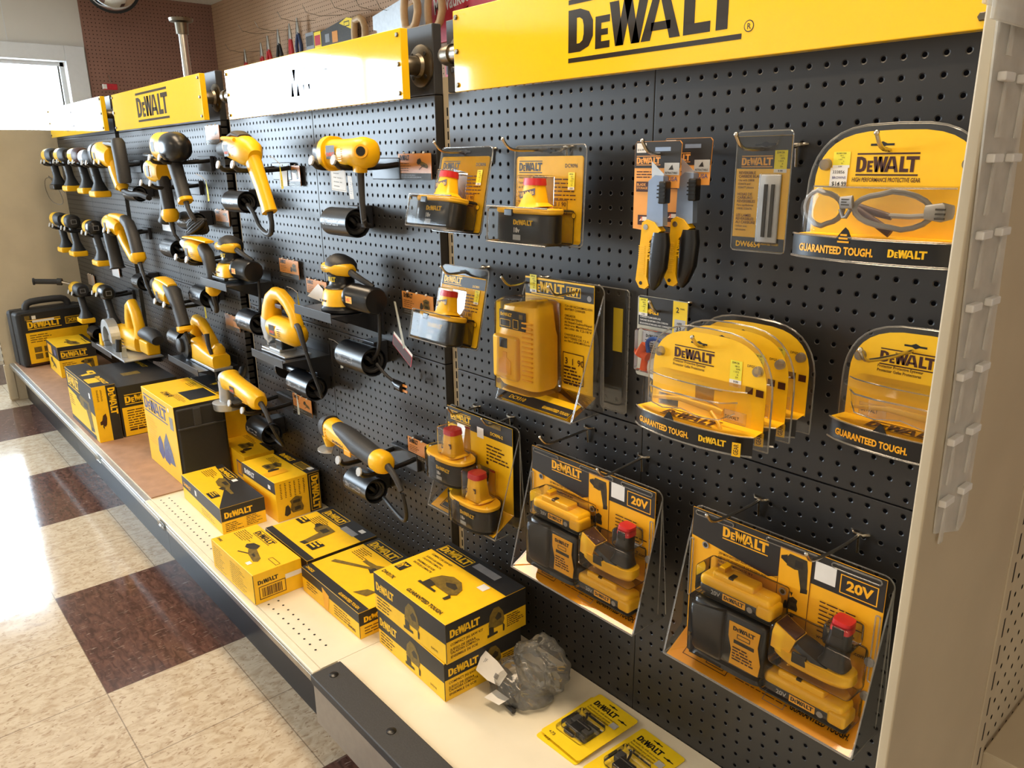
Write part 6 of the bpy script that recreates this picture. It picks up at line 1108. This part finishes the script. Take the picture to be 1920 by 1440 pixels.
r, O = tool('corded_drill', -86, -5.5, 29, 'yellow drill with long black grip hanging above the planer and saw', 'drill', [
    ('housing', YEL, [(-91.2, 34.2, 1.35, 1.25), (-90.0, 34.1, 1.6, 1.5), (-88.0, 33.7, 1.6, 1.5), (-86.4, 33.2, 1.3, 1.2)], 2.4, both(badge(-89.0, 32.8, 1.52, .9, 1.1, False, False), slots(-87.9, 32.4, 1.5, 5, .7, .26))), ('nose', BPL, [(-94.2, 34.4, .5, .5), (-93.0, 34.4, 1.1, 1.05), (-91.0, 34.2, 1.3, 1.2)]),
    ('handle', GRIP, [(-87.4, 34.4, .9, 1.0), (-85.4, 33.8, 1.2, 1.1), (-84.0, 31.8, .95, .88), (-82.6, 29.2, .92, .88)], 2.5), ('foot', YEL, [(-82.6, 29.3, 1.1, 1.05), (-82.5, 28.7, 1.15, 1.1), (-82.4, 28.5, .8, .8)], 2.8), ('top_strap', YEL, [(-90.6, 35.5, .3, 1.0), (-88, 35.4, .35, 1.0), (-85.6, 34.9, .3, .7)], 2.6)])
cord(r, -86, -5, 29, [(-82.4, -5, 28.4), (-82.6, -4.6, 27.2), (-86, -3.6, 25.2), (-92, -2.7, 25)], .2)
# planer
r = root('planer', (-82.5, -3.0, 23.35), 0, 'yellow hand planer with round black belt cover on a display shelf', 'planer')
b = MB(); b.loft([(-3.8, 0, 1.9, 1.7, 1.3), (-1.5, 0, 1.9, 1.75, 1.5), (2.6, 0, 1.5, 1.3, 1.5), (5.0, 0, 1.35, 1.05, 1.4), (6.4, 0, 1.3, .95, 1.3)], YEL, e=5, n=28); b.loft([(4.6, .2, .6, .8, 1.0), (5.2, .2, 3.0, .9, .9), (5.3, .2, 3.6, .5, .5)], YEL, e=2.6); b.build('body', r, sharp=50)
b = MB(); b.lathe((-3.4, -1.0, 2.1), (0, -1, 0), [(-1.2, 1.5), (-.4, 2.05), (.5, 2.0), (.9, 1.7), (1.0, .1)], BPL, 32); b.lathe((-4.4, -2.0, 2.2), (0, -1, 0), [(-.3, 1.15), (.35, 1.1), (.5, .9), (.52, .05)], GRIP, 28); b.build('belt_cover', r)
b = MB(); b.loft([(-3.2, 0, 3.2, .8, .8), (-3.0, 0, 5.2, .75, .8), (-1.8, 0, 6.3, .8, .8), (.2, 0, 6.1, .72, .75), (2.4, 0, 4.9, .68, .7), (3.9, 0, 3.6, .7, .75), (4.2, 0, 2.2, .8, .85)], YEL, e=2.6); b.build('d_handle', r, sharp=60)
MB().box((-5.0, -1.4, .02), (6.8, 1.4, .4), SILV, .06).build('sole', r)
cord(r, -82.5, -3.6, 23.35, [(-77.2, -4.4, 25.2), (-76.6, -4.4, 23), (-76.4, -4.2, 20.4), (-76.4, -4, 18)], .2, [(-78.0, -4.6, 28.6), (-77.6, -4.7, 27), (-77.2, -4.4, 25.2)])
# circular saw
r = root('circular_saw', (-117, -5.2, 19.2), 0, 'circular saw with silver blade guard and yellow body on the lowest display shelf', 'circular saw')
b = MB(); b.box((-10, -2.9, 0), (8.5, 3.6, .22), SILV, .06); b.box((-10, -3.0, 0), (8.5, -2.85, .35), SILV, .04); b.box((5.0, -2.6, .2), (5.5, -1.6, 2.2), SILV, .1); b.box((-7.6, -2.2, .2), (-7.1, -.4, 2.6), SILV, .1); b.build('base_plate', r)
b = MB(); n = 20; P = [(3.5*math.cos(a), 3.5*math.sin(a)) for a in [-.15+i*(PI+.5)/n for i in range(n+1)]]+[(2.2*math.cos(a), 2.2*math.sin(a)) for a in [(PI+.35)-i*(PI+.5)/n for i in range(n+1)]]
m2 = len(P)
for i in range(n):
    A, B2, C2, D2 = P[i], P[i+1], P[m2-2-i], P[m2-1-i]; b.add([(q[0]-3.0, yy, q[1]+2.5) for q in (A, B2, C2, D2) for yy in (-2.6, -1.0)], [(0, 2, 4, 6), (7, 5, 3, 1), (0, 1, 3, 2), (4, 5, 7, 6)], SILV)
b.lathe((-3, -1.0, 2.5), (0, -1, 0), [(0, 3.4), (.06, 3.4)], SILV, 32); b.build('blade_guard', r, sharp=50)
b = MB(); b.lathe((-3, -1.5, 2.5), (0, -1, 0), [(0, 2.3), (.1, 2.3)], PICD, 32); b.lathe((-3, -1.5, 2.5), (0, -1, 0), [(0, .6), (.7, .5)], STEEL, 16); b.build('blade', r)
b = MB(); b.loft([(-3.5, .6, 2.4, 2.1, 1.7), (-1, .8, 2.8, 2.3, 2.0), (3.0, 1.2, 2.6, 2.1, 2.0), (5.0, 1.6, 2.2, 1.7, 1.7)], YEL, e=3, n=28)
f = Fr(b, (.8, -1.1, 1.5), X3, Z3); f.k = .03
for k in range(3): f.rect(0, k*.6, 1.6, k*.6+.25, BRN)
b.build('motor_housing', r, sharp=50)
b = MB(); b.loft([(1.4, .8, 4.4, 1.2, .95), (1.4, .8, 6.3, 1.0, .9), (2.4, .8, 8.6, .9, .85), (4.0, .8, 9.3, .95, .9), (5.6, .8, 7.8, .9, .9), (6.6, .8, 5.4, .95, .9), (6.4, .8, 3.6, 1.1, 1.0)], YEL, e=2.8); b.build('top_handle', r, sharp=60)
b = MB(); b.loft([(7.0, 1.0, 4.4, .8, .9), (9.2, 1.1, 4.8, 1.15, 1.2), (12.0, 1.4, 4.6, 1.25, 1.3), (13.4, 1.6, 4.0, .9, 1.0)], GRIP); b.build('front_handle', r, sharp=60)
b = MB(); b.box((6.8, .2, 1.2), (11.5, 2.4, 3.6), YEL, .3); b.build('front_bracket', r); MB().tube([(5.2, -2.6, 3.6), (5.4, -2.9, 1.4)], .5, BPL, 12).build('depth_lever', r); MB().prism([(-9.6, 0), (-7.6, 0), (-8.2, 1.8), (-8.8, 2.2)], (0, -2.2, .25), X3, Z3, .3, YEL).build('pointer', r)
# battery tools of the far left bay
def cordless(x, z, lab, hx=1.2, hl=4.2, body=YEL, cap=RUB, foot='batt', bodyl=3.4, r0=1.35, lean=1.4, handle=RUB, yc=-5):
    r = root('cordless_drill', (x, yc, z-hl-2.6), 0, lab, 'drill', 'battery tools of the far left bay'); zz = hl+2.6
    b = MB(); b.loft([(-bodyl, 0, zz, r0*.8, r0*.8), (-bodyl+.6, 0, zz, r0, r0), (bodyl*.2, 0, zz, r0, r0)], body, n=24); b.build('gear_housing', r, sharp=60)
    b = MB(); b.loft([(bodyl*.2-.2, 0, zz, r0*1.03, r0*1.02), (bodyl*.8, 0, zz, r0*1.0, r0), (bodyl, 0, zz, r0*.75, r0*.75)], cap, e=2.4, n=24); f = Fr(b, (bodyl, -.5, zz-.45), Y3, Z3); f.k = .02; f.rect(0, 0, 1, .9, GREY); f.k += .01; f.rect(.1, .1, .9, .8, cap); b.build('motor_cap', r, sharp=60)
    b = MB(); b.loft([(-bodyl-2.6, 0, zz, .25, .25), (-bodyl-2.2, 0, zz, .6, .6), (-bodyl, 0, zz, .85, .85)], BPL); b.build('chuck', r)
    b = MB(); b.loft([(hx*.5, 0, zz-.9, .95, .72), (hx*.8, 0, zz-2, .85, .68), (hx+lean*.7, 0, zz-hl, .8, .7), (hx+lean*.8, 0, zz-hl-.8, 1.4, 1.0), (hx+lean*.8, 0, zz-hl-1.5, 1.9, 1.35)], handle, e=2.8, n=24)
    for s in (-.6, .6): b.tube([(hx*.9-.3, s-.1, zz-1.4), (hx+.2, s-.05, zz-2.8), (hx+.9, s-.1, zz-3.2)], .05, LGREY, 5)
    b.build('handle', r, sharp=60)
    b = MB(); b.box((hx+lean*.8-2.1, -1.4, zz-hl-2.6), (hx+lean*.8+2.0, 1.4, zz-hl-1.5), YEL if foot == 'batt' else foot, .3); b.box((hx+lean*.8-2.12, -1.0, zz-hl-2.5), (hx+lean*.8-1.9, .9, zz-hl-1.8), BPL, .08); b.build('battery', r); return r
cordless(-153.8, 54.3, 'leftmost battery drill of the top row beside the loose wire', foot=BPL); cordless(-142.5, 54.2, 'second battery drill of the top row with orange battery foot')
cordless(-131.2, 54.0, 'third battery drill of the top row with red motor cap', cap=BRN, hx=1.8); cordless(-123.4, 53.6, 'fourth battery drill of the top row, half hidden by the yellow impact tool', body=SILV, hx=2.2)
cordless(-156.8, 41.3, 'leftmost battery drill of the second row'); cordless(-146.5, 41.3, 'second row battery drill with small yellow gear ring', bodyl=2.6); cordless(-129.6, 41.0, 'third battery drill of the second row beside the rotary hammer', hx=2.4, cap=BPL, bodyl=2.6)
r = cordless(-149.8, 27.0, 'battery hammer drill with long black side handle pointing left', body=YEL)
MB().tube([(-2.2, 0, 7.0), (-3.2, -.6, 7.6), (-3.6, -2.4, 8.2)], .28, STEEL, 10).build('handle_rod', r); b = MB(); b.tube([(-3.6, -2.2, 8.2), (-4.0, -3.0, 8.3)], .75, BPL, 14); b.tube([(-4.0, -3.0, 8.3), (-5.6, -6.9, 8.6)], .55, RUB, 14); b.tube([(-5.6, -6.9, 8.6), (-5.7, -7.2, 8.6)], .75, BPL, 14); b.build('side_handle', r)
cordless(-128.8, 29.0, 'battery tool with ribbed black cap directly above the circular saw', body=YEL, cap=BPL, hx=2.0)
r = root('loose_wire', (-156, -4, 50), 0, 'thin looping bare wire hanging by the leftmost drills', 'wire')
MB().tube([(-2, 0, -.5), (-5, -1.5, 0), (-6.5, -1.6, -2.5), (-4, -1.2, -5.5), (2, 0, -5.8), (1.5, -.4, -3), (-1.5, -.8, -.5), (-5, -1, .4), (-3, -.6, -1), (4, 0, -3.2)], .05, PICD, 6, sm=2).build('wire', r)
# hang tags on the tools
for x, y, z, rx_, lb in ((-49.6, -3.4, 49.4, 0, 'narrow yellow tag hanging behind the handle of the yellow drill'), (-72.4, -3.4, 47.4, 0, 'narrow yellow tag hanging beside the black domed tool handle'), (-52.2, -1.5, 34.6, 0, 'short yellow tag below the square sander shelf'), (-80.2, -3.0, 30.4, 0, 'yellow green tag hanging left of the planer handle'), (-42.9, -1.4, 29.8, 0, 'pale tag hanging left of the biggest cord tube'), (-53.6, -2.2, 21.8, 0, 'pale tag hanging under the tube below the jigsaw shelf')):
    b = MB(); f = Fr(b, (0, 0, 0), X3, Z3); f.poly([(-.3, 0), (.3, .1), (.25, 1.3), (-.2, 2.8)], YST if 'yellow' in lb else OLGREY); f.lines(-.2, .9, .4, 4, .16, INK, .3)
    b.tube([(-.1, .02, 2.7), (-.2, -.6, 3.3), (-.3, -1.2, 3.6)], .03, WHITE, 5)
    tag(b.build('hang_tag', loc=(x, y, z)), lb, 'tag', 'paper hang tags on the tools')
b = MB(); f = Fr(b, (0, 0, 0), (.85, 0, -.5), (.3, 0, 1)); f.rect(0, 0, 3.6, 1.1, SRED); f.rect(0, 1.1, 3.6, 1.4, WHITE); f.rect(0.05, .05, 3.5, 1.0, BRN); tag(b.build('hang_tag', loc=(-30.6, -2.2, 34.9)), 'tilted dark orange tag hanging right of the biggest cord tube', 'tag')
b = MB(); f = Fr(b, (0, 0, 0), X3, Z3); f.poly([(0, 4.5), (.35, 4.5), (1.6, .2), (1.2, 0)], OLGREY); tag(b.build('hang_tag', loc=(-29.6, -2.4, 34.8)), 'long narrow pale tag right of the sander canister', 'tag')
for k, s in enumerate((-.35, .35)): pass
r = root('power_plug', (-29.8, -1.8, 30.4), 0, 'plug with two brass blades hanging from the biggest cord tube', 'plug'); MB().loft([(-1.6, 0, .3, .3, .3), (-.9, 0, .1, .5, .45), (0, 0, 0, .5, .45)], BPL).build('plug_body', r)
MB().tube([(-1.5, 0, .3), (-2.6, -.4, 1.0), (-3.6, -.7, 2.0)], .17, RUB, 8, sm=1).build('power_cord', r)
for z in (-.25, .3): MB().box((0, -.05, z-.12), (.8, .03, z+.12), OLCARD).build('prong', r)
